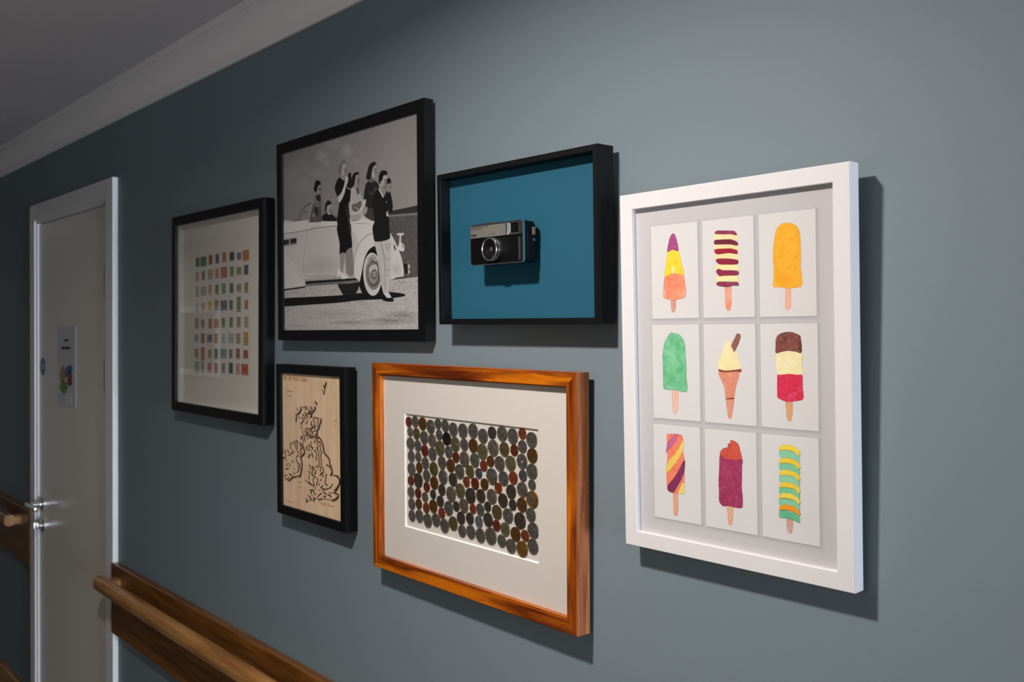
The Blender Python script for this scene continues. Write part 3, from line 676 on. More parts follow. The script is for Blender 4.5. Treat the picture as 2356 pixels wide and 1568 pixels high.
for it in range(60):        # nudge coins apart so they only touch
    for i in range(len(placed)):
        for j in range(i):
            a, b = placed[i], placed[j]; ddx, ddz = a[0]-b[0], a[1]-b[1]; l = math.hypot(ddx, ddz); ov = a[2]+b[2]-l
            if ov > 0 and l > 1e-6:
                s = ov*.25/l
                a[0] += ddx*s; a[1] += ddz*s; b[0] -= ddx*s; b[1] -= ddz*s
for i in range(len(placed)):
    for j in range(i):
        a, b = placed[i], placed[j]; l = math.hypot(a[0]-b[0], a[1]-b[1]); ov = a[2]+b[2]-l
        if ov > 0: q = (l-1e-5)/(a[2]+b[2]); a[2] *= q; b[2] *= q
for i, (x, z, r, k) in enumerate(placed):
    var = 9 if k == 'sh' else 8 if k == 'g7' else i % 4; kk = {'sh': 's', 'g7': 'g', 'bi': 'w'}.get(k, k)
    if (kk, var) not in CMESH: CMESH[(kk, var)] = coin_mesh(kk, var)
    o = link('coin', CMESH[(kk, var)], None, fc.root, (x, -CB, z)); o.scale = (r*.975, r, r*.975); o.rotation_euler = (0, random.uniform(0, 6.28), 0)
    if k == 'sh': o['label'] = 'silver coin with a round hole in the middle'
    if k == 'g7': o['label'] = 'seven-sided grey coin'
    if k == 'bi':
        o['label'] = 'two-coloured coin with brown centre and gold rim'
        bm = bmesh.new(); lathe(bm, [(0, -.17), (.62, -.17), (.62, -.13), (0, -.13)], 32); obj('centre_disc', bm, CM['g'], o)

# ---- 3. black frame with the monochrome car photograph
fp = Frame(-1.596545, 0.196490, 0.548789, 0.435200, 0.021228, 0.008829, -0.005775, 0.004818, 0.004,
           'black picture frame with black and white photograph of people around pale vintage car', [(647.8, 351.3), (962, 758)])
fp.rails(M['black_frame'], .0007)
PD = fp.t-.0052
fp.panel('backing_board', PD-.002, M['backing'])
fp.pane(fp.t-.0045, M['pane_soft'])
A5, B5, C6 = zoom(630, 210, 5.059), zoom(630, 500, 5.059), zoom(680, 350, 6.817)
pv, pf, pc = [], [], []
layer = [0]
def addp(pts2, g, mt=.04, grads=None):
    layer[0] += 1; dd = PD+.0000025*layer[0]; i0 = len(pv)
    for i, (x, z) in enumerate(pts2):
        pv.append((x, -dd, z)); gg = grads[i] if grads else g; pc.append((gg*1.02, gg*.985, gg*.98, mt))
    pf.append(list(range(i0, len(pv))))
def poly(Zf, pts, g, mt=.04, n=1):
    addp(curve([fp.on(*Zf(*p), PD) for p in pts], 4) if n else [fp.on(*Zf(*p), PD) for p in pts], g, mt)
def ell(Zf, cx, cy, rx, ry, g, mt=.04, rot=0):
    poly(Zf, [(cx+rx*math.cos(t*PI/12)*math.cos(rot)-ry*math.sin(t*PI/12)*math.sin(rot), cy+rx*math.cos(t*PI/12)*math.sin(rot)+ry*math.sin(t*PI/12)*math.cos(rot)) for t in range(24)], g, mt, 0)
def blob(Zf, cx, cy, rx, ry, g0, g1, mt=.05):
    "soft patch: centre grey g0 fading to g1 at its rim"
    layer[0] += 1; dd = PD+.0000025*layer[0]; i0 = len(pv); x, z = fp.on(*Zf(cx, cy), PD); pv.append((x, -dd, z)); pc.append((g0, g0*.97, g0*.965, mt)); N = 14
    for rr, w in ((.5, .5), (1, 0)):
        for t in range(N):
            k = 1+.15*math.sin(t*2.1+cx); x, z = fp.on(*Zf(cx+rx*rr*k*math.cos(2*PI*t/N), cy+ry*rr*k*math.sin(2*PI*t/N)), PD); pv.append((x, -dd, z))
            gg = g1+(g0-g1)*w; pc.append((gg, gg*.97, gg*.965, mt))
    for t in range(N):
        u = (t+1) % N; pf.append([i0, i0+1+t, i0+1+u]); pf.append([i0+1+t, i0+1+N+t, i0+1+N+u, i0+1+u])
def line(Zf, pts, w, g, mt=0):
    P = curve([fp.on(*Zf(*p), PD) for p in pts], 4, False); w = w*.00035
    Lf, Rt = [], []
    for i, p in enumerate(P):
        a, b = P[max(0, i-1)], P[min(len(P)-1, i+1)]; tx, tz = b[0]-a[0], b[1]-a[1]; l = math.hypot(tx, tz) or 1
        Lf.append((p[0]-w*tz/l, p[1]+w*tx/l)); Rt.append((p[0]+w*tz/l, p[1]-w*tx/l))
    layer[0] += 1; dd = PD+.0000025*layer[0]; i0 = len(pv)
    for q in Lf+Rt: pv.append((q[0], -dd, q[1])); pc.append((g, g*.97, g*.965, mt))
    n = len(P)
    for i in range(n-1): pf.append([i0+i, i0+i+1, i0+n+i+1, i0+n+i])
SK = .235
e = fp.b*.3; hw, hh_ = fp.w/2-e, fp.h/2-e
addp([(-hw, -hh_), (hw, -hh_), (hw, hh_), (-hw, hh_)], 0, .03, [SK*1.1, SK*1.1, SK*1.05, SK*.82])
for a in ((300, 1050, 300, 250, SK*1.12, SK*.94), (850, 690, 95, 120, .34, SK*.96), (700, 620, 130, 70, .28, SK*.95), (560, 760, 95, 90, .33, SK*.95), (610, 830, 60, 60, .30, SK*.95), (210, 950, 150, 90, .27, SK*.94), (500, 960, 130, 80, .28, SK*.96), (960, 820, 70, 60, .29, SK), (1260, 830, 80, 55, .29, SK)):
    blob(A5, *a)
poly(A5, [(300, 1510), (1340, 1395), (1440, 1375), (1560, 1350), (1675, 1325), (1675, 1700), (300, 1700)], .035, .3, 0)
poly(A5, [(100, 1530), (300, 1495), (560, 1500), (740, 1465), (760, 1560), (100, 1560)], .07, .3, 0)
poly(A5, [(1320, 1440), (1480, 1425), (1675, 1410), (1675, 1640), (1320, 1640)], .17, .35, 0)
poly(B5, [(1300, 0), (1680, -30), (1685, 720), (1300, 740)], .085, .5, 0)
for k in range(60):
    x = random.uniform(1345, 1665); y = random.uniform(0, 640); line(B5, [(x, y), (x+random.uniform(-6, 6), y+random.uniform(40, 110))], .7, random.choice((.04, .16, .2)))
poly(B5, [(90, 800), (700, 770), (1350, 730), (1690, 690), (1700, 1330), (90, 1330)], .40, .42, 0)
for k in range(150):
    x = random.uniform(120, 1660); y = random.uniform(720 if x > 1380 else 800, 1290); w = random.uniform(15, 60); line(B5, [(x, y), (x+w, y-random.uniform(0, 10))], random.uniform(.5, 1.2), random.choice((.16, .25, .55, .5, .3)))
for a in ((1500, 1140, 220, 60, .22, .38, .5), (1350, 1200, 330, 45, .2, .38, .5), (900, 1220, 250, 30, .25, .38, .5), (700, 1120, 400, 60, .33, .40, .4), (300, 1260, 300, 30, .34, .42, .4)): blob(B5, *a)
poly(B5, [(100, 945), (400, 925), (600, 915), (800, 903), (1000, 880), (1270, 870), (1400, 870), (1520, 890), (1530, 912), (1400, 935), (1260, 950), (1000, 962), (740, 992), (400, 1015), (100, 1032)], .012, .1)
poly(B5, [(750, 775), (1000, 755), (980, 840), (940, 895), (820, 905), (780, 850)], .02)
# the car
poly(B5, [(100, 78), (250, 52), (380, 30), (560, 42), (740, 22), (880, 5), (960, -30), (1010, -48), (1110, -5), (1175, 40), (1170, 330), (1060, 560), (1020, 745), (370, 795), (100, 835)], .50, .03)
poly(B5, [(100, 78), (380, 30), (740, 22), (740, 92), (500, 125), (300, 163), (100, 192)], .58, .03)
for a in ((560, 380, 230, 300, .48, .50), (560, 560, 230, 150, .38, .47), (850, 300, 80, 260, .44, .50)): blob(B5, *a, .03)
poly(B5, [(880, 80), (1000, 20), (1100, 30), (1175, 60), (1165, 200), (1080, 215), (1000, 300), (950, 200)], .60, .02)
line(B5, [(930, 75), (1010, 68), (1110, 78)], 1, .1)
line(B5, [(100, 192), (300, 163), (500, 125), (740, 95)], 1.6, .05)
line(B5, [(395, 150), (372, 300), (352, 480), (350, 640), (400, 688), (560, 680), (760, 665)], 1.1, .12)
line(B5, [(345, 190), (320, 320), (285, 450), (250, 540)], .8, .3)
poly(B5, [(100, 252), (272, 232), (272, 315), (100, 345)], .30, 0, 0); poly(B5, [(100, 268), (180, 256), (180, 308), (100, 330)], .03, 0, 0); poly(B5, [(197, 250), (266, 240), (266, 298), (197, 308)], .03, 0, 0)
poly(B5, [(100, 395), (170, 430), (230, 510), (285, 600), (315, 700), (370, 760), (372, 795), (100, 840)], .54, .02)
line(B5, [(100, 395), (170, 430), (230, 510), (285, 600), (320, 720)], 1.1, .3)
poly(B5, [(352, 715), (740, 680), (940, 670), (940, 700), (780, 715), (370, 742)], .34, .05, 0)
poly(B5, [(370, 742), (780, 715), (1005, 702), (1015, 720), (1015, 745), (780, 768), (370, 795)], .02, 0, 0)
line(B5, [(372, 783), (780, 752), (1010, 735)], 1.6, .45)
poly(B5, [(90, 838), (370, 797), (370, 815), (90, 860)], .03, 0, 0)
poly(B5, [(1165, 185), (1090, 210), (1010, 290), (965, 400), (938, 540), (932, 670), (1015, 745), (1030, 600), (1070, 440), (1120, 370), (1195, 345)], .60, .02)
line(B5, [(1165, 183), (1090, 208), (1010, 288), (962, 400), (935, 540), (930, 670)], 1.5, .03)
poly(B5, [(1350, 190), (1400, 250), (1450, 360), (1490, 470), (1512, 580), (1515, 680), (1440, 695), (1350, 705)], .55, .03)
blob(B5, 1430, 600, 70, 90, .42, .53)
poly(B5, [(1395, 318), (1412, 325), (1428, 388), (1408, 372)], .03, 0, 0)
poly(B5, [(1440, 185), (1515, 180), (1512, 205), (1487, 215), (1485, 290), (1520, 320), (1522, 380), (1492, 395), (1442, 365), (1460, 300), (1467, 212), (1440, 205)], .6, 0, 1)
line(B5, [(1450, 195), (1505, 192)], .8, .2); poly(B5, [(1495, 310), (1515, 320), (1515, 360), (1500, 355)], .25, 0, 0)
poly(B5, [(1510, 535), (1560, 545), (1565, 650), (1520, 650)], .02, 0, 0); ell(B5, 1577, 570, 14, 26, .4); ell(B5, 1577, 630, 14, 26, .35); line(B5, [(1565, 500), (1568, 680)], 1.2, .5)
# wheel
poly(B5, [(1200, 340), (1110, 375), (1060, 480), (1030, 620), (1000, 790), (1040, 890), (1110, 935), (1180, 948), (1275, 905), (1300, 600)], .012)
ell(B5, 1152, 660, 108, 252, .55, .02, -.03); ell(B5, 1162, 655, 92, 188, .20, .05, -.03); ell(B5, 1165, 655, 74, 150, .09); ell(B5, 1160, 652, 60, 124, .24)
poly(B5, [(1115, 580), (1190, 545), (1215, 600), (1180, 660), (1120, 640)], .45, 0, 1); ell(B5, 1172, 660, 34, 60, .12); ell(B5, 1174, 660, 18, 32, .4); ell(B5, 1176, 660, 8, 14, .1)
poly(B5, [(1095, 480), (1160, 430), (1200, 470), (1190, 520), (1140, 470), (1100, 560)], .33, .05, 1)
# windscreen and the two people behind it
line(C6, [(62, 1075), (90, 930), (150, 850), (270, 785)], 2.2, .07); line(C6, [(110, 950), (180, 940)], 2, .08)
poly(C6, [(312, 670), (385, 655), (420, 740), (445, 850), (490, 965), (440, 985), (415, 800), (300, 790)], .17, .1)
poly(C6, [(345, 670), (385, 660), (400, 760), (350, 770), (320, 700)], .03)
poly(C6, [(300, 530), (315, 460), (350, 438), (392, 465), (402, 520), (370, 530), (352, 600), (312, 625), (290, 580)], .012)
poly(C6, [(362, 522), (402, 515), (402, 575), (388, 650), (352, 665), (335, 620)], .25); poly(C6, [(370, 570), (400, 575), (395, 600), (372, 595)], .06)
poly(C6, [(410, 1075), (415, 1000), (500, 955), (590, 985), (640, 1040), (660, 1080)], .015)
poly(C6, [(500, 850), (560, 800), (575, 870), (568, 940), (540, 985), (505, 960), (492, 900)], .33); poly(C6, [(530, 900), (570, 885), (570, 960), (545, 975)], .19)
poly(C6, [(465, 880), (475, 800), (520, 753), (560, 785), (558, 820), (505, 830), (492, 900), (488, 950), (468, 910)], .015)
poly(C6, [(290, 790), (408, 780), (408, 1095), (215, 1100)], .085, .3, 0); poly(C6, [(300, 870), (350, 860), (355, 980), (320, 1000)], .03); blob(C6, 350, 830, 60, 30, .22, .09); blob(C6, 290, 990, 30, 40, .3, .09)
line(C6, [(290, 800), (402, 795), (408, 1098), (250, 1103)], 1, .4); line(C6, [(272, 765), (225, 960), (172, 1190)], 3.2, .33); line(C6, [(292, 800), (240, 1010), (215, 1100)], 1.3, .04)
# seated woman in the pale blouse
poly(C6, [(888, 565), (950, 555), (1005, 590), (1040, 700), (1062, 790), (1050, 1010), (860, 980), (862, 720)], .40, .08)
poly(C6, [(950, 560), (995, 575), (1010, 650), (975, 655)], .08); poly(C6, [(895, 820), (960, 800), (1030, 760), (1040, 860), (960, 935), (890, 900)], .12, .2)
for p in ([(925, 640), (985, 790)], [(960, 640), (1010, 760)], [(900, 690), (930, 780)]): line(C6, p, 1.6, .2)
line(C6, [(940, 860), (985, 900)], 1.8, .5)
poly(C6, [(920, 330), (988, 308), (996, 350), (955, 372), (938, 430), (920, 510), (870, 565), (862, 520), (888, 400)], .015)
poly(C6, [(952, 368), (996, 355), (1003, 430), (988, 540), (962, 552), (930, 490)], .27); poly(C6, [(975, 410), (1002, 420), (998, 500), (975, 490)], .15)
# woman standing in the dark blouse
poly(C6, [(1112, 850), (1220, 850), (1250, 1080), (1085, 1000)], .05, .25)
poly(C6, [(1055, 960), (1095, 850), (1135, 870), (1110, 965)], .30, .1)
poly(C6, [(1150, 455), (1225, 438), (1292, 480), (1315, 580), (1300, 860), (1110, 855), (1075, 750), (1085, 600), (1110, 500)], .022)
for p in ([(1162, 610), (1180, 650), (1215, 655), (1228, 600)], [(1235, 555), (1252, 620)], [(1262, 545), (1282, 600)], [(1244, 600), (1275, 570)]): line(C6, p, 1.0, .22)
poly(C6, [(1165, 400), (1225, 400), (1225, 470), (1165, 470)], .12)
poly(C6, [(1215, 205), (1264, 198), (1272, 290), (1257, 395), (1225, 410), (1195, 350), (1205, 250)], .36); poly(C6, [(1235, 255), (1270, 262), (1266, 350), (1240, 330)], .20)
poly(C6, [(1200, 162), (1250, 150), (1266, 190), (1218, 245), (1200, 330), (1172, 425), (1130, 432), (1113, 385), (1138, 275), (1162, 200)], .018)
poly(C6, [(1070, 745), (1112, 765), (1085, 860), (1020, 945), (985, 955), (985, 925), (1035, 850)], .48)
line(C6, [(1068, 742), (1115, 745)], 1.4, .4)
poly(C6, [(858, 965), (990, 935), (1005, 965), (900, 1000)], .48); poly(C6, [(860, 1000), (995, 965), (1025, 1020), (975, 1068), (890, 1072)], .33); line(C6, [(890, 1074), (975, 1070), (1026, 1022)], 1, .05)
# man
poly(B5, [(1180, 265), (1350, 235), (1368, 330), (1362, 700), (1350, 840), (1325, 895), (1280, 885), (1240, 700), (1210, 450)], .44, .05)
for p, w_, g_ in (([(1250, 270), (1285, 450), (1300, 640), (1300, 840)], 2.0, .10), ([(1310, 300), (1330, 380), (1355, 300)], 1.6, .12), ([(1290, 430), (1320, 500), (1355, 470)], 1.4, .16), ([(1215, 350), (1250, 600), (1280, 800)], 1.3, .22), ([(1330, 560), (1345, 700)], 1.2, .2), ([(1295, 590), (1330, 620), (1358, 590)], 1.2, .16), ([(1200, 300), (1240, 500)], 1.2, .7)): line(B5, p, w_, g_)
poly(B5, [(1270, 960), (1285, 900), (1340, 920), (1395, 945), (1392, 975), (1340, 978)], .012, 0, 1); poly(B5, [(1288, 885), (1338, 875), (1372, 930), (1320, 932)], .55, 0, 1)
poly(C6, [(1305, 560), (1250, 640), (1215, 760), (1220, 900), (1245, 1080), (1213, 1170), (1222, 1290), (1250, 1398), (1400, 1388), (1488, 1340), (1475, 1180), (1465, 1000), (1448, 905), (1510, 942), (1528, 830), (1505, 690), (1480, 600), (1440, 600), (1385, 700), (1330, 600)], .014)
poly(C6, [(1308, 556), (1345, 610), (1390, 705), (1375, 715), (1335, 640), (1308, 590)], .5, 0, 0)
poly(C6, [(1372, 365), (1440, 368), (1442, 450), (1425, 520), (1418, 590), (1380, 605), (1330, 560), (1335, 480), (1365, 440)], .34); poly(C6, [(1400, 430), (1440, 445), (1420, 570), (1385, 590), (1345, 560), (1395, 510)], .19)
poly(C6, [(1340, 302), (1388, 284), (1436, 300), (1440, 352), (1388, 362), (1366, 440), (1340, 450), (1330, 500), (1312, 470), (1308, 390)], .012)
poly(C6, [(1438, 415), (1488, 412), (1502, 460), (1492, 505), (1445, 500)], .015, 0, 1); poly(C6, [(1450, 505), (1500, 490), (1500, 570), (1468, 640), (1445, 600)], .25, .2); line(C6, [(1460, 530), (1495, 520)], 1, .03); line(C6, [(1460, 560), (1492, 550)], 1, .03)
poly(C6, [(1432, 925), (1468, 975), (1458, 1012), (1432, 990)], .45); line(C6, [(1425, 790), (1440, 770)], 2, .45)
# woman in black dress with camera
poly(C6, [(690, 395), (650, 460), (620, 570), (660, 700), (690, 800), (672, 950), (655, 1080), (685, 1250), (700, 1400), (705, 1590), (872, 1560), (888, 1450), (870, 1250), (850, 1000), (830, 800), (862, 760), (866, 600), (820, 570), (790, 480), (745, 395)], .011)
poly(B5, [(740, 100), (770, 300), (772, 434), (850, 408), (914, 345), (905, 200), (890, 60)], .011)
poly(B5, [(840, 410), (912, 352), (930, 500), (935, 665), (850, 650)], .20, .05); line(C6, [(795, 850), (840, 1080), (865, 1300)], .9, .3)
poly(C6, [(700, 385), (775, 380), (770, 440), (740, 430)], .25)
poly(C6, [(735, 200), (790, 175), (800, 260), (788, 345), (755, 372), (715, 355)], .34); poly(C6, [(768, 245), (800, 255), (795, 330), (770, 320)], .18)
poly(C6, [(700, 215), (735, 135), (782, 128), (792, 168), (748, 195), (732, 300), (718, 375), (690, 352), (674, 285)], .17, .15); line(C6, [(700, 200), (690, 320)], 2, .03); line(C6, [(745, 150), (785, 160)], 1.5, .04)
poly(C6, [(835, 330), (868, 320), (880, 400), (892, 540), (845, 562), (810, 520), (828, 400)], .015, 0, 1)
poly(C6, [(795, 375), (832, 400), (825, 470), (800, 530), (775, 640), (735, 735), (692, 792), (668, 700), (718, 645), (765, 530), (782, 430)], .48)
line(C6, [(800, 420), (835, 440)], 1, .1); line(C6, [(795, 460), (828, 480)], 1, .1)
for p, w_ in (([(774, 226), (794, 222)], 1.1), ([(772, 322), (787, 318)], .9), ([(978, 416), (999, 412)], 1.1), ([(974, 512), (990, 508)], .9), ([(1240, 256), (1263, 252)], 1.1), ([(1238, 362), (1256, 357)], .9), ([(1405, 440), (1432, 436)], 1.3), ([(1396, 546), (1416, 540)], .9), ([(380, 560), (399, 557)], 1), ([(540, 872), (566, 864)], 1), ([(534, 938), (556, 930)], .8), ([(735, 200), (715, 250), (722, 300)], 1.2), ([(1335, 470), (1345, 500)], 1.4)): line(C6, p, w_, .03)
poly(B5, [(775, 432), (832, 415), (818, 560), (802, 650), (782, 620)], .24)
poly(B5, [(757, 588), (792, 640), (868, 685), (875, 705), (800, 716), (770, 670), (750, 698), (742, 690)], .6, 0, 1)
pv = [(max(-hw, min(hw, x)), y, max(-hh_, min(hh_, z))) for x, y, z in pv]
me = bpy.data.meshes.new('photograph'); me.from_pydata(pv, [], pf)
ca = me.color_attributes.new('ink', 'FLOAT_COLOR', 'POINT')
for i, c in enumerate(pc): ca.data[i].color = c
link('photograph', me, M['ink'], fp.root)

# ---- 4. deep black box frame behind the snapshot camera
fb = Frame(-1.071945, 0.139213, 0.371669, 0.256046, 0.034123, 0.025682, 0.001393, 0.006601, 0.006,
           'deep black box frame with plain teal board behind a vintage snapshot camera', [(1013.7, 413), (1366, 733)])
fb.rails(M['black_frame'], .0007)
BD = fb.t-.0208
fb.panel('backing_board', BD, M['teal'], .003, inset=.004)

# ---- 5. black frame with the wooden relief map
fm = Frame(-1.725638, -0.241216, 0.288736, 0.331890, 0.026659, 0.009253, -0.004546, -0.001972, 0.003,
           'small black picture frame with engraved plywood relief map of islands', [(643.6, 856.3), (782.0, 1200)])
fm.rails(M['black_frame'], .0007)
QD = fm.t-.0058
fm.panel('wood_panel', QD, M['ply'], .003, grain=2)
Y1, Y2, Y3, Y4 = zoom(640, 850, 15.68), zoom(640, 920, 15.68), zoom(640, 1000, 15.68), zoom(640, 1080, 13.067)
def plate(name, Zl, m, d0, d1, n=1):
    P = chaikin([fm.on(*p, QD+d1) for p in Zl], n); bm = bmesh.new()
    prism(bm, P, -QD-d0, -QD-d1, 1)
    for f in bm.faces:
        if abs(f.normal.y) > .5 or len(f.verts) > 4: f.material_index = 0
    o = obj(name, bm, [M['ply'], M['burnt']], fm.root); uv_along(o.data, 2, .3); return o
GB = [Y2(*p) for p in [(900, 230), (1010, 215), (1150, 235), (1345, 225), (1330, 330), (1240, 420), (1170, 520), (1215, 550), (1130, 650), (1280, 610), (1400, 630), (1530, 660), (1560, 730), (1500, 850), (1480, 980), (1400, 1120), (1420, 1220), (1370, 1290)]]
GB += [Y3(*p) for p in [(1490, 100), (1600, 300), (1665, 680), (1790, 780), (1860, 930), (1840, 990), (1915, 1160), (1960, 1340), (1880, 1430), (1930, 1490), (1990, 1440), (2100, 1480), (2200, 1560)]]
GB += [Y4(*p) for p in [(1840, 330), (1820, 480), (1740, 600), (1700, 690), (1810, 750), (1790, 840), (1650, 910), (1560, 900), (1380, 870), (1200, 880), (1110, 830), (1060, 930), (1000, 880), (850, 960), (800, 930), (920, 760), (960, 620), (1100, 570), (1060, 490), (880, 370), (820, 320), (920, 250), (900, 60)]]
GB += [Y3(*p) for p in [(1060, 1250), (1120, 1080), (1350, 1060), (1360, 920), (1250, 780), (1180, 650), (1250, 560), (1020, 540), (920, 300), (920, 60)]]
GB += [Y2(*p) for p in [(870, 1190), (820, 1100), (800, 980), (860, 880), (800, 860), (900, 720), (850, 600), (960, 500), (930, 350)]]
plate('land_relief', GB, None, -.001, .0020, 1)
IR = [Y3(*p) for p in [(430, 290), (560, 220), (640, 190), (720, 270), (850, 290), (900, 450), (950, 560), (930, 680), (800, 780), (850, 950), (860, 1180), (800, 1470), (620, 1490), (440, 1560)]] + [Y4(*p) for p in [(300, 320), (200, 250), (150, 160)]] + [Y3(*p) for p in [(200, 1330), (300, 1180), (330, 1000), (200, 850), (150, 780), (230, 560), (330, 540), (430, 430)]]
plate('land_relief', IR, None, -.001, .0020, 1)
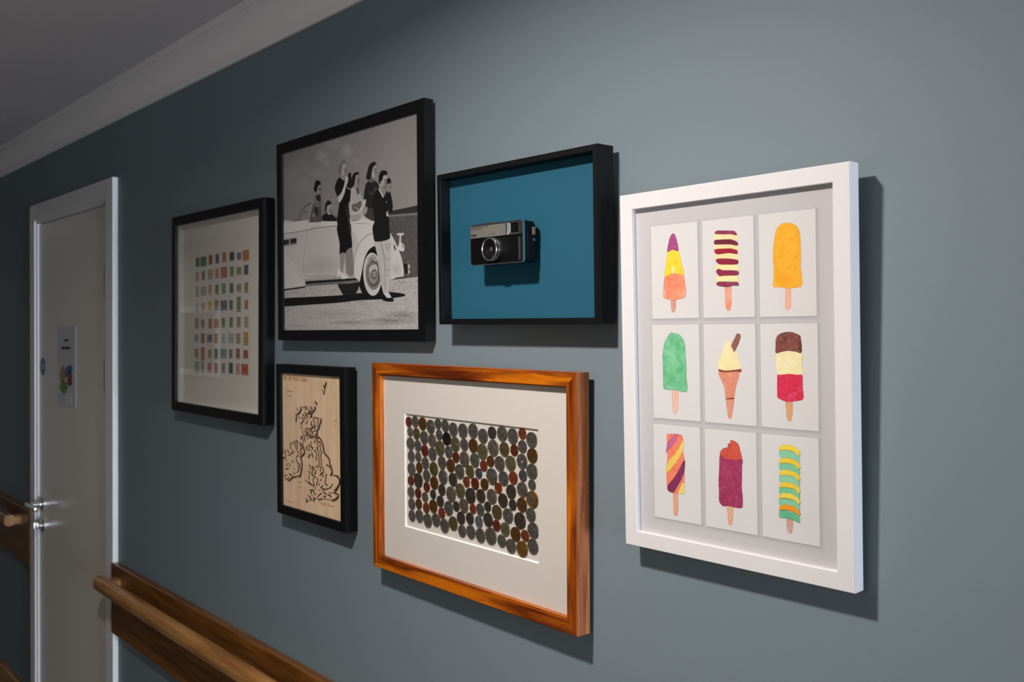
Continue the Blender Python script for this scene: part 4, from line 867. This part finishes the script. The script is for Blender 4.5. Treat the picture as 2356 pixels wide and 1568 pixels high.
STR = [
 (Y1, [(1720,440),(1715,520),(1680,600),(1665,715)], 2.6), (Y1, [(1615,550),(1650,600)], 1.6), (Y1, [(1665,760),(1640,880)], 2.4), (Y1, [(1590,720),(1590,760)], 2.2), (Y1, [(1325,1120),(1335,1180),(1400,1220),(1375,1260)], 2.2), (Y1, [(675,1400),(690,1440)], 1.6),
 (Y2, [(815,235),(820,340),(770,430),(690,510)], 2.8), (Y2, [(640,490),(655,560),(640,680),(635,770)], 2.8), (Y2, [(905,235),(940,280)], 2), (Y2, [(960,240),(1050,240)], 2), (Y2, [(980,310),(1010,350),(1000,280)], 2.2), (Y2, [(1050,310),(1060,370)], 1.2), (Y2, [(1110,300),(1150,390),(1080,460),(1040,520),(1060,600),(1050,670)], 2.4), (Y2, [(1160,240),(1250,320),(1170,420),(1090,500)], 2.4), (Y2, [(1320,235),(1330,330),(1240,420),(1170,510),(1140,540)], 2.6), (Y2, [(960,410),(970,470),(1030,540),(1010,610)], 2.4), (Y2, [(880,510),(940,550),(950,640),(990,710)], 2.2), (Y2, [(1205,550),(1140,650)], 2.4),
 (Y2, [(850,610),(905,660),(890,740),(930,770)], 2.2), (Y2, [(900,770),(800,860)], 2.8), (Y2, [(735,590),(765,640)], 1.4), (Y2, [(870,890),(875,920)], 2.4), (Y2, [(830,970),(810,1010)], 3), (Y2, [(1070,720),(1050,800),(1000,860)], 2), (Y2, [(1205,750),(1210,820),(1170,890),(1260,930),(1210,990)], 2.2), (Y2, [(1240,660),(1310,750),(1325,880)], 2.2), (Y2, [(1280,890),(1355,930),(1320,1000),(1350,1080)], 2.2), (Y2, [(1285,610),(1370,660)], 2), (Y2, [(1390,630),(1460,690),(1430,760),(1435,880),(1410,980)], 2.4), (Y2, [(1520,660),(1560,730),(1500,840),(1480,960),(1420,1080),(1380,1120)], 2.4),
 (Y2, [(1020,970),(1020,1040),(960,1090)], 2.4), (Y2, [(1080,1010),(1070,1120)], 1.6), (Y2, [(1090,1010),(1200,1030),(1330,960)], 1.8), (Y2, [(1150,1050),(1140,1130)], 3), (Y2, [(1210,1050),(1190,1140)], 3), (Y2, [(1240,1130),(1340,1100)], 2), (Y2, [(960,1140),(1080,1150),(1110,1180)], 2), (Y2, [(1200,1160),(1270,1190),(1250,1260)], 2), (Y2, [(1165,1190),(1170,1240)], 2.2), (Y2, [(1370,1150),(1420,1220),(1320,1270)], 2.4), (Y2, [(1000,1210),(1110,1240),(1220,1310),(1350,1320)], 2.6), (Y2, [(1000,1250),(1050,1320)], 3), (Y2, [(1080,1320),(1250,1370)], 2.2), (Y2, [(880,1020),(860,1080)], 1.4), (Y2, [(900,1120),(880,1190)], 1.8), (Y2, [(850,1270),(840,1350),(810,1400)], 3), (Y2, [(920,1220),(950,1300),(920,1420),(915,1530)], 2.8), (Y2, [(960,1380),(990,1490)], 2), (Y2, [(1050,1370),(1070,1410)], 2),
 (Y3, [(1340,60),(1360,160),(1290,290)], 2.4), (Y3, [(1370,90),(1440,130),(1390,220),(1490,250),(1530,320),(1510,480),(1550,590),(1595,620),(1540,680),(1540,820),(1570,970),(1545,1010),(1580,1190)], 2.4), (Y3, [(1390,40),(1500,110),(1590,280),(1620,480),(1665,680),(1780,770),(1860,930),(1840,980),(1915,1160)], 2.6), (Y3, [(1380,270),(1420,350),(1450,380),(1425,470)], 2), (Y3, [(1370,450),(1475,590),(1450,700),(1490,920),(1455,1070),(1520,1140),(1525,1330)], 2.4), (Y3, [(1290,545),(1380,590),(1370,680),(1395,750),(1350,800),(1410,870),(1360,930)], 2), (Y3, [(1180,230),(1190,350)], 2.2), (Y3, [(1100,320),(1120,440),(1110,530)], 2.6), (Y3, [(1040,400),(1020,480),(1040,530)], 3), (Y3, [(1150,360),(1200,440),(1260,460),(1220,520)], 3), (Y3, [(1200,650),(1250,690),(1200,710),(1270,770)], 2.2), (Y3, [(1130,680),(1120,740),(1080,810)], 2.4),
 (Y3, [(1735,1080),(1800,1090),(1880,1170),(1960,1340),(1880,1430),(1925,1490)], 2.6), (Y3, [(1980,1440),(2100,1480),(2200,1565)], 1.8), (Y3, [(1120,1080),(1180,1140)], 2), (Y3, [(1130,1170),(1180,1230)], 1.6), (Y3, [(1210,1150),(1255,1250),(1215,1380),(1220,1460)], 2.6), (Y3, [(1240,1130),(1300,1200),(1310,1300)], 2.6), (Y3, [(1340,1120),(1370,1170)], 1.2), (Y3, [(1380,1100),(1440,1150),(1410,1200)], 2.2), (Y3, [(1365,1260),(1350,1410),(1290,1370)], 2.2), (Y3, [(1100,1270),(1090,1320)], 2.4), (Y3, [(1170,1320),(1110,1400)], 2.2), (Y3, [(1610,1160),(1645,1310),(1640,1350),(1520,1390),(1510,1500)], 2.4), (Y3, [(1560,1400),(1625,1460),(1610,1520)], 2.2), (Y3, [(1740,1400),(1735,1480),(1710,1560)], 2.4), (Y3, [(1230,1430),(1350,1510),(1340,1560)], 2.2), (Y3, [(1105,1460),(1120,1560)], 2.4),
 (Y3, [(430,290),(460,410),(430,500)], 2.6), (Y3, [(480,260),(550,330)], 1.8), (Y3, [(560,220),(620,260),(590,320)], 2.2), (Y3, [(640,190),(710,270)], 2.6), (Y3, [(630,320),(620,440),(650,470)], 2), (Y3, [(680,280),(700,400),(670,540),(740,680)], 2.6), (Y3, [(780,290),(850,460),(800,540),(830,600),(815,740)], 2.8), (Y3, [(840,290),(900,450),(870,510)], 2.8), (Y3, [(920,520),(955,600),(930,680),(830,770)], 2.4), (Y3, [(740,740),(680,750),(650,880),(690,1000),(790,1060),(790,1200),(690,1360)], 2.4), (Y3, [(790,760),(850,940),(865,1150),(820,1330),(800,1480)], 3), (Y3, [(700,1080),(740,1140),(710,1220)], 2.2), (Y3, [(490,510),(545,660)], 2), (Y3, [(540,660),(460,640),(480,680),(370,740)], 2), (Y3, [(580,590),(590,620)], 2.6), (Y3, [(260,540),(230,610),(280,690),(270,830),(300,920)], 2.4), (Y3, [(320,550),(390,600),(370,660)], 2.2), (Y3, [(160,780),(230,830)], 2), (Y3, [(500,910),(540,990)], 2.4), (Y3, [(400,1000),(430,1140)], 2.6), (Y3, [(330,1020),(310,1150)], 2.4), (Y3, [(260,1200),(330,1240),(390,1190)], 2.2), (Y3, [(590,1200),(590,1250)], 2.2), (Y3, [(390,1390),(510,1480)], 2.6), (Y3, [(560,1360),(590,1420)], 2.4), (Y3, [(640,1350),(640,1380)], 2.2), (Y3, [(560,1500),(650,1500)], 2), (Y3, [(690,1460),(790,1490)], 1.8),
 (Y4, [(200,150),(270,170)], 2), (Y4, [(210,210),(220,260)], 2), (Y4, [(260,300),(330,220)], 2), (Y4, [(300,320),(400,270)], 2.2), (Y4, [(390,240),(500,200)], 2), (Y4, [(930,170),(930,320)], 2.4), (Y4, [(900,350),(1000,440)], 2.8), (Y4, [(820,330),(850,310)], 2), (Y4, [(1075,230),(1040,330),(1070,400),(1050,490)], 2.6), (Y4, [(1120,190),(1110,250)], 2.2), (Y4, [(1185,230),(1190,350),(1140,480)], 2.6), (Y4, [(1240,400),(1215,490)], 2), (Y4, [(1300,290),(1250,330)], 2), (Y4, [(1090,440),(1090,490)], 2.4), (Y4, [(1130,520),(1120,570)], 2.8), (Y4, [(1445,120),(1430,300),(1400,410),(1480,465)], 2.4), (Y4, [(1640,430),(1570,540),(1510,560)], 2.2), (Y4, [(1270,520),(1340,570),(1440,590)], 2.2), (Y4, [(1350,470),(1290,520)], 2), (Y4, [(1355,600),(1370,660),(1440,750)], 2.6), (Y4, [(1360,800),(1430,800),(1410,850)], 2.6), (Y4, [(1250,590),(1240,630)], 2.2), (Y4, [(1310,700),(1260,730),(1180,820)], 2.4),
 (Y4, [(1760,170),(1840,290),(1835,420),(1770,550),(1700,640)], 2.8), (Y4, [(1730,530),(1770,570)], 2), (Y4, [(1640,670),(1720,710),(1810,750),(1790,820),(1720,880),(1620,915)], 2.6), (Y4, [(1680,590),(1710,620)], 2.4), (Y4, [(1480,740),(1600,790),(1580,840)], 2.2), (Y4, [(1540,690),(1600,710)], 2), (Y4, [(950,610),(1090,610),(1070,690),(1130,750)], 2.6), (Y4, [(970,650),(1020,680),(980,720)], 2.2), (Y4, [(900,770),(960,800),(940,860)], 2.4), (Y4, [(1010,760),(1030,800)], 2.2), (Y4, [(960,830),(1010,890)], 2.2), (Y4, [(1090,820),(1060,940)], 2.8), (Y4, [(850,860),(880,900),(840,960)], 2.8), (Y4, [(1200,875),(1240,885)], 2.2), (Y4, [(1270,865),(1320,865)], 2.2), (Y4, [(1440,590),(1500,560)], 2)]
bm = bmesh.new()
for Zf, pts, w_ in STR:
    P = chaikin([fm.on(*Zf(*p), QD+.0025) for p in pts], 2, False); w_ = w_*.00043; n = len(P); V = []
    for i, p in enumerate(P):
        a, b = P[max(0, i-1)], P[min(n-1, i+1)]; tx, tz = b[0]-a[0], b[1]-a[1]; l = math.hypot(tx, tz) or 1; s = w_*(.55 if i in (0, n-1) else 1)
        V.append([bm.verts.new((p[0]+sg*s*tz/l*-1, -QD-yy, p[1]+sg*s*tx/l)) for yy in (.0015, .0030) for sg in (1, -1)])
    for i in range(n-1):
        a, b = V[i], V[i+1]
        for q in ((a[2], b[2], b[3], a[3]), (a[0], b[0], b[2], a[2]), (a[1], a[3], b[3], b[1])): bm.faces.new(q)
    for a in (V[0], V[-1]): bm.faces.new((a[0], a[2], a[3], a[1]))
ob = obj('burnt_contour', bm, M['burnt'], fm.root); ob['kind'] = 'stuff'
def map_text(s, Zf, x0, y0, x1, y1, hpx, bold=0, name='engraved_lettering'):
    a, b = fm.on(*Zf(x0, y0), QD), fm.on(*Zf(x1, y1), QD); sc = 15.68 if Zf is not Y4 else 13.067
    h = abs(fm.on(*Zf(x0, y0-hpx), QD)[1]-a[1]); ln = b[0]-a[0]
    o = text_mesh(name, s, h*1.42, 0, -QD-.0001, 0, M['engrave'], fm.root, bold=bold)
    wd = max(v.co.x for v in o.data.vertices)
    for v in o.data.vertices: v.co.x = a[0]+v.co.x*ln/wd; v.co.z += a[1]
    return o
map_text('The British Isles', Y1, 95, 360, 1060, 440, 200, .0001)
map_text('Atlantic', Y1, 315, 800, 525, 820, 95); map_text('Ocean', Y1, 335, 970, 500, 985, 95)
map_text('North', Y2, 2000, 770, 2120, 775, 75); map_text('Sea', Y2, 2000, 950, 2085, 950, 75)
map_text('Atlantic', Y4, 575, 385, 740, 420, 60); map_text('Ocean', Y4, 585, 525, 730, 565, 60)
map_text('English Channel', Y4, 1260, 1030, 1680, 1130, 85)
a, b = fm.on(*Y4(200, 955), QD), fm.on(*Y4(480, 1030), QD); bx('scale_bar', a[0], b[0], -QD-.0002, -QD, b[1]+.002, b[1]+.003, M['engrave'], fm.root)

# ---- 6. black frame with sixty-four stamps
fs = Frame(-2.203323, 0.042226, 0.540849, 0.522416, 0.027341, -0.001780, 0.001935, -0.004062, 0.003,
           'black picture frame with eight rows of postage stamps on cream paper', [(403, 516), (593, 953)])
fs.rails(M['black_frame'], .0007)
TD = fs.t-.0215
fs.panel('backing_board', TD, M['paper'], .003, inset=.004)
bm = bmesh.new(); w, h = fs.w/2-fs.b*.7, fs.h/2-fs.b*.7; iw, ih = fs.w/2-fs.b-.001, fs.h/2-fs.b-.001
for a in ((-w, -iw, -.0192, -TD, -h, h), (iw, w, -.0192, -TD, -h, h), (-iw, iw, -.0192, -TD, ih, h), (-iw, iw, -.0192, -TD, -h, -ih)): box(bm, *a)
obj('spacer', bm, M['spacer'], fs.root)
fs.pane(fs.t-.0065, M['pane'])
S7, S8 = zoom(430, 560, 9.8), zoom(430, 710, 9.224)
STAMPS = [(S7, '''205,320,283,525,26382c 313,300,440,512,1f4a38 497,262,575,470,6e2a22 650,240,722,445,3a3a4c 803,203,885,415,7a4a42 965,197,1068,385,33372f 1135,207,1222,362,3c4566 1262,150,1400,380,84472a
200,645,270,845,8a5a58 340,625,405,820,4f4450 478,590,585,795,85625a 643,572,720,775,8c5552 770,533,908,768,7c4440 975,522,1055,735,4c5e48 1125,535,1228,705,5d5c3c 1292,485,1385,695,34383e
200,960,268,1200,86605c 315,975,432,1165,5e6c58 497,940,550,1150,8a4e50 643,930,715,1135,3f5a3e 790,908,872,1125,44603e 970,895,1048,1110,37443c 1130,918,1225,1090,6f5852 1303,880,1383,1105,62583e
200,1350,262,1530,6d827a 330,1345,400,1495,945a52 480,1310,560,1500,9a7434 630,1280,712,1500,5c4a3a 760,1285,908,1500,464a52 960,1280,1035,1490,3f443e 1130,1205,1215,1530,43553f 1305,1275,1383,1475,7c4c38'''),
 (S8, '''177,200,245,415,6a5d56 305,228,368,402,5c534e 463,215,530,412,7c4c3c 583,220,680,395,7c4716 740,195,812,388,58503c 905,185,975,388,474b4c 1062,180,1138,385,5c5642 1222,178,1302,385,75645e
170,550,243,700,5a6a66 300,525,378,728,5a4e38 432,545,538,710,50505a 585,530,657,722,7a4824 745,535,808,728,73767e 880,530,992,718,6c7464 1048,525,1132,735,655850 1207,505,1303,770,7c5c30
168,850,240,1040,7c5240 300,820,375,1090,7c4640 450,870,525,1045,6a6448 590,850,660,1055,2e322c 710,855,840,1045,56615a 900,865,968,1045,454a4e 1045,850,1125,1055,54442e 1200,880,1303,1052,6c3632
170,1130,262,1345,56705a 305,1130,360,1350,6c6450 443,1150,518,1345,845448 590,1160,655,1355,7a2e28 740,1160,808,1355,474e44 893,1145,975,1370,26303a 1042,1170,1120,1390,855c50 1158,1175,1302,1400,7a382c''')]
for Zf, txt in STAMPS:
    for it in txt.split():
        a = it.split(','); x0, y0, x1, y1 = map(float, a[:4]); col = [min(.8, v*3.1) for v in lin(a[4])]
        p, q = fs.on(*Zf(x0, (y0+y1)/2), TD), fs.on(*Zf(x1, (y0+y1)/2), TD); t_, b_ = fs.on(*Zf((x0+x1)/2, y0), TD), fs.on(*Zf((x0+x1)/2, y1), TD)
        w_, h_ = (q[0]-p[0])/2, (t_[1]-b_[1])/2; cx, cz = (p[0]+q[0])/2, (t_[1]+b_[1])/2
        bm = bmesh.new(); cl = bm.verts.layers.float_color.new('ink')
        pe = []; ow, oh = w_+.0012, h_+.0012          # perforated paper edge
        nx, nz = max(4, int(ow*2/.0022)), max(4, int(oh*2/.0022))
        for i in range(nx*2): pe.append((-ow+ow*i/nx, oh-(.0006 if i % 2 else 0)))
        for i in range(nz*2): pe.append((ow-(.0006 if i % 2 else 0), oh-oh*i/nz))
        for i in range(nx*2): pe.append((ow-ow*i/nx, -oh+(.0006 if i % 2 else 0)))
        for i in range(nz*2): pe.append((-ow+(.0006 if i % 2 else 0), -oh+oh*i/nz))
        def face(pts, y, c, mt):
            vs = [bm.verts.new((x, y, z)) for x, z in pts]
            for v in vs: v[cl] = (*c, mt)
            bm.faces.new(vs)
        face(pe, -.0003, (.56, .53, .46), .05)
        face([(-w_, -h_), (w_, -h_), (w_, h_), (-w_, h_)], -.0004, col, .45)
        li = [min(.7, c*1.9+.04) for c in col]; dk = [c*.55 for c in col]
        k = random.randrange(4)
        if k < 3:
            rx, rz = w_*.55, h_*.5
            face([(rx*math.cos(t*PI/8), rz*math.sin(t*PI/8)+h_*.12) for t in range(16)], -.00045, li if k != 1 else [c*1.25 for c in col], .5)
            face([(rx*.5*math.cos(t*PI/6), rz*.62*math.sin(t*PI/6)+h_*.08) for t in range(12)], -.0005, dk, .5)
        face([(-w_*.8, -h_*.86), (w_*.8, -h_*.86), (w_*.8, -h_*.66), (-w_*.8, -h_*.66)], -.00045, li, .5)
        me = bpy.data.meshes.new('stamp'); bm.to_mesh(me); bm.free(); link('stamp', me, M['stamp_ink'], fs.root, (cx, -TD, cz))

# ------------------------------------------------------------------ the snapshot camera on the teal board
ZC = zoom(1060, 480, 7.84)
GAPK = .012; FD = BD+.0378                       # depth of the camera's front face in the frame's own space
cN = lambda x, y, d=FD: fb.on(*ZC(x, y), d)
tl, tr, br_, bl = cN(172, 300), cN(1128, 196), cN(1135, 985), cN(188, 1012)
kx0, kx1 = (tl[0]+bl[0])/2, (tr[0]+br_[0])/2; kz1, kz0 = (tl[1]+tr[1])/2, (bl[1]+br_[1])/2
kc = Vector(((kx0+kx1)/2, -BD, (kz0+kz1)/2))
print('camera size', kx1-kx0, kz1-kz0)
kam = thing('snapshot_camera', 'vintage black and silver snapshot camera mounted on teal board', 'camera', fb.o+fb.R @ kc, fb.R.to_quaternion())
def K(x, y, d=FD): a = fb.on(*ZC(x, y), d); return (a[0]-kc.x, a[1]-kc.z)
def dep(d): return -(d-BD)
W2, H2 = (kx1-kx0)/2, (kz1-kz0)/2; FY = dep(FD)
mk = mat('black_plastic', (.003, .003, .004), .4, spec=.2); mleather = mat('black_leatherette', (.0025, .0025, .0025), .5, bump=.3, bscale=1400, spec=.1)
msil = mat('brushed_aluminium', (.27, .255, .225), .42, .55, bump=.15, bscale=900); mblk = mat('black_enamel', (.006, .006, .007), .25, spec=.6)
mgl = mat('viewfinder_glass', (.006, .006, .007), .05, spec=.8, coat=.5)
bm = bmesh.new(); prism(bm, rrect(-W2+.001, W2-.001, -H2+.001, H2-.001, .005), -GAPK, FY+.002)
bmesh.ops.bevel(bm, geom=[e for e in bm.edges if all(abs(v.co.y+GAPK) < 1e-6 for v in e.verts)], offset=.002, segments=3, affect='EDGES')
body = obj('body', bm, mk, kam, smooth=True)
bx('mounting_block', -.018, .018, -GAPK-.001, 0, -.012, .012, mk, kam)
bm = bmesh.new(); ring_prism(bm, rrect(-W2, W2, -H2, H2, .0055), rrect(-W2+.0016, W2-.0016, -H2+.0016, H2-.0016, .0042), FY+.0035, FY-.0008)
obj('chrome_rim', bm, M['chrome'], kam, smooth=True)
sp0 = K(186, 305); sp1 = K(828, 478); zsp = (K(186, 540)[1]+K(828, 478)[1])/2; ztop = H2-.0024
bx('leatherette_panel', -W2+.0022, W2-.0022, FY, FY+.002, -H2+.0022, zsp, mleather, kam)
sx_ = K(828, 350)[0]
top_p = bx('silver_panel', -W2+.0012, sx_, FY-.0012, FY+.002, zsp, ztop, msil, kam, .0004)
vx0, vx1 = K(862, 350)[0], K(1040, 340)[0]
bx('chrome_bar', sx_, vx0, FY-.0022, FY+.002, zsp, ztop, M['chrome'], kam, .0006)
vf = bx('viewfinder', vx0, vx1, FY+.002, FY+.004, zsp, ztop, mgl, kam)
bm = bmesh.new()
vxa = K(886, 350)[0]
bm.faces.new([bm.verts.new(v) for v in ((vx0, FY-.0004, zsp), (vxa, FY+.0018, zsp), (vxa, FY+.0018, ztop), (vx0, FY-.0004, ztop))])
obj('chrome_reflector', bm, M['chrome'], vf)
bx('viewfinder_sill', vx0, vx1, FY-.0006, FY+.004, zsp, zsp+.0028, M['chrome'], vf, .0003)
bx('viewfinder_lintel', vx0, vx1, FY-.0006, FY+.004, ztop-.0012, ztop, M['chrome'], vf, .0003)
bx('corner_plate', vx1, W2-.0022, FY-.0004, FY+.002, zsp, ztop, mat('dark_steel', (.10, .10, .11), .3, .8), kam, .0004)
g0, g1 = K(1047, 500), K(1092, 915)
for i in range(2):
    xx = g0[0]+(g1[0]-g0[0])*(.12+.62*i); bx('grip_strip', xx-.0005, xx+.0005, FY-.0011, FY+.0005, g1[1], g0[1], M['steel'], kam)
bx('grip_strip', g0[0]+.0012, g1[0]-.0014, FY-.0009, FY+.0005, g1[1], g0[1], mat('dark_grip', (.03, .03, .035), .4), kam)
# shutter bar and hot shoe on the top edge
t0, t1 = K(345, 240), K(545, 222)
bx('shutter_bar', t0[0], t1[0], FY+.004, FY+.011, H2-.001, H2+.0030, M['steel'], kam, .001)
bx('top_step', -W2+.006, t1[0]+.028, FY+.0035, FY+.018, H2-.0012, H2+.0010, mblk, kam, .0004)
bx('flash_socket', K(980, 300)[0]-.006, K(980, 300)[0]+.006, FY+.010, FY+.022, H2-.001, H2+.0006, mblk, kam)
# side details
wbx = W2-.0006
bx('frame_counter_window', wbx-.001, wbx+.0012, -.0062-GAPK, -.0008-GAPK, H2-.0225, H2-.0105, mat('amber_window', (.20, .115, .06), .3), kam, .0004)
bm = bmesh.new(); lathe(bm, [(0, 0), (.0022, 0), (.0022, .0014), (0, .0014)], 16); bmesh.ops.rotate(bm, verts=bm.verts, cent=(0, 0, 0), matrix=Matrix.Rotation(-PI/2, 3, 'Z'))
obj('side_screw', bm, M['steel'], kam, (wbx-.0003, -.0035-GAPK, H2-.030))
bx('door_seam', wbx-.0005, wbx+.0002, -.0165-GAPK, -.0160-GAPK, -H2+.010, H2-.014, mat('seam_grey', (.03, .03, .035), .3), kam)
# lens: knurled chrome barrel, front ring, black cone, small glass
LD = FD+.0108
lc = K(503, 730, LD); lt, lb = K(503, 516, LD), K(503, 946, LD); LR = (lt[1]-lb[1])/2
root_l = bpy.data.objects.new('lens', None)
bm = bmesh.new(); fy = dep(LD); N = 60
lathe(bm, [(LR*.99, FY+.001), (LR*.99, FY-.0035), (LR*.93, FY-.004), (LR*.93, fy+.003), (LR, fy+.0025), (LR, fy+.0008), (LR*.97, fy), (LR*.87, fy), (LR*.84, fy+.0012)], N)
lens = obj('lens_barrel', bm, M['chrome'], kam, (lc[0], 0, lc[1]), smooth=True)
bm = bmesh.new()
for i in range(44):
    a = 2*PI*i/44; ca_, sa_ = math.cos(a), math.sin(a); r0, r1, hw_ = LR*.92, LR*.985, .00055
    q = [(r*ca_-s*sa_*hw_, r*sa_+s*ca_*hw_) for r, s in ((r0, -1), (r1, -1), (r1, 1), (r0, 1))]; prism(bm, q, FY-.0045, fy+.0035)
kn = obj('knurling', bm, mblk, lens); kn['kind'] = 'stuff'
bm = bmesh.new(); lathe(bm, [(LR*.85, fy+.001), (LR*.62, fy+.0018), (LR*.26, fy+.0045), (LR*.22, fy+.006)], 48); obj('lens_cone', bm, mat('lens_cone_black', (.004, .004, .004), .4, spec=.15), lens, smooth=True)
bm = bmesh.new(); lathe(bm, [(LR*.24, fy+.006), (LR*.2, fy+.0045), (LR*.1, fy+.0038), (0, fy+.0036)], 32); obj('lens_glass', bm, mat('lens_glass', (.05, .042, .045), .06, spec=.9, coat=1), lens, smooth=True)
bpy.data.objects.remove(root_l)
# lettering on the silver panel
TY = FY-.0013
def ktext(s, x0, y0, x1, hpx, bold=0.0, par=top_p):
    a = K(x0, y0); b = K(x1, y0-(x1-x0)*.095); h = K(x0, y0-hpx)[1]-a[1]
    o = text_mesh('lettering', s, h*1.42, 0, TY, 0, mblk, par, bold=bold); wd = max(v.co.x for v in o.data.vertices)
    for v in o.data.vertices: v.co.x = a[0]+v.co.x*(b[0]-a[0])/wd; v.co.z += a[1]
ktext('INSTAMATIC  133', 200, 372, 495, 30); ktext('C A M E R A', 200, 397, 375, 16); ktext('Kodak', 205, 500, 296, 34, .00018)
a, b = K(205, 516), K(296, 512); bx('underline', a[0], b[0], TY-.0001, TY+.0001, a[1]-.0002, a[1]+.0002, mblk, top_p)
for x, y in ((525, 462), (583, 455), (618, 452)):
    a = K(x, y); bm = bmesh.new(); ring_prism(bm, [(a[0]+.0011*math.cos(t*PI/8), a[1]+.0011*math.sin(t*PI/8)) for t in range(16)], [(a[0]+.0006*math.cos(t*PI/8), a[1]+.0006*math.sin(t*PI/8)) for t in range(16)], TY, TY+.0002)
    obj('exposure_symbol', bm, mblk, top_p)
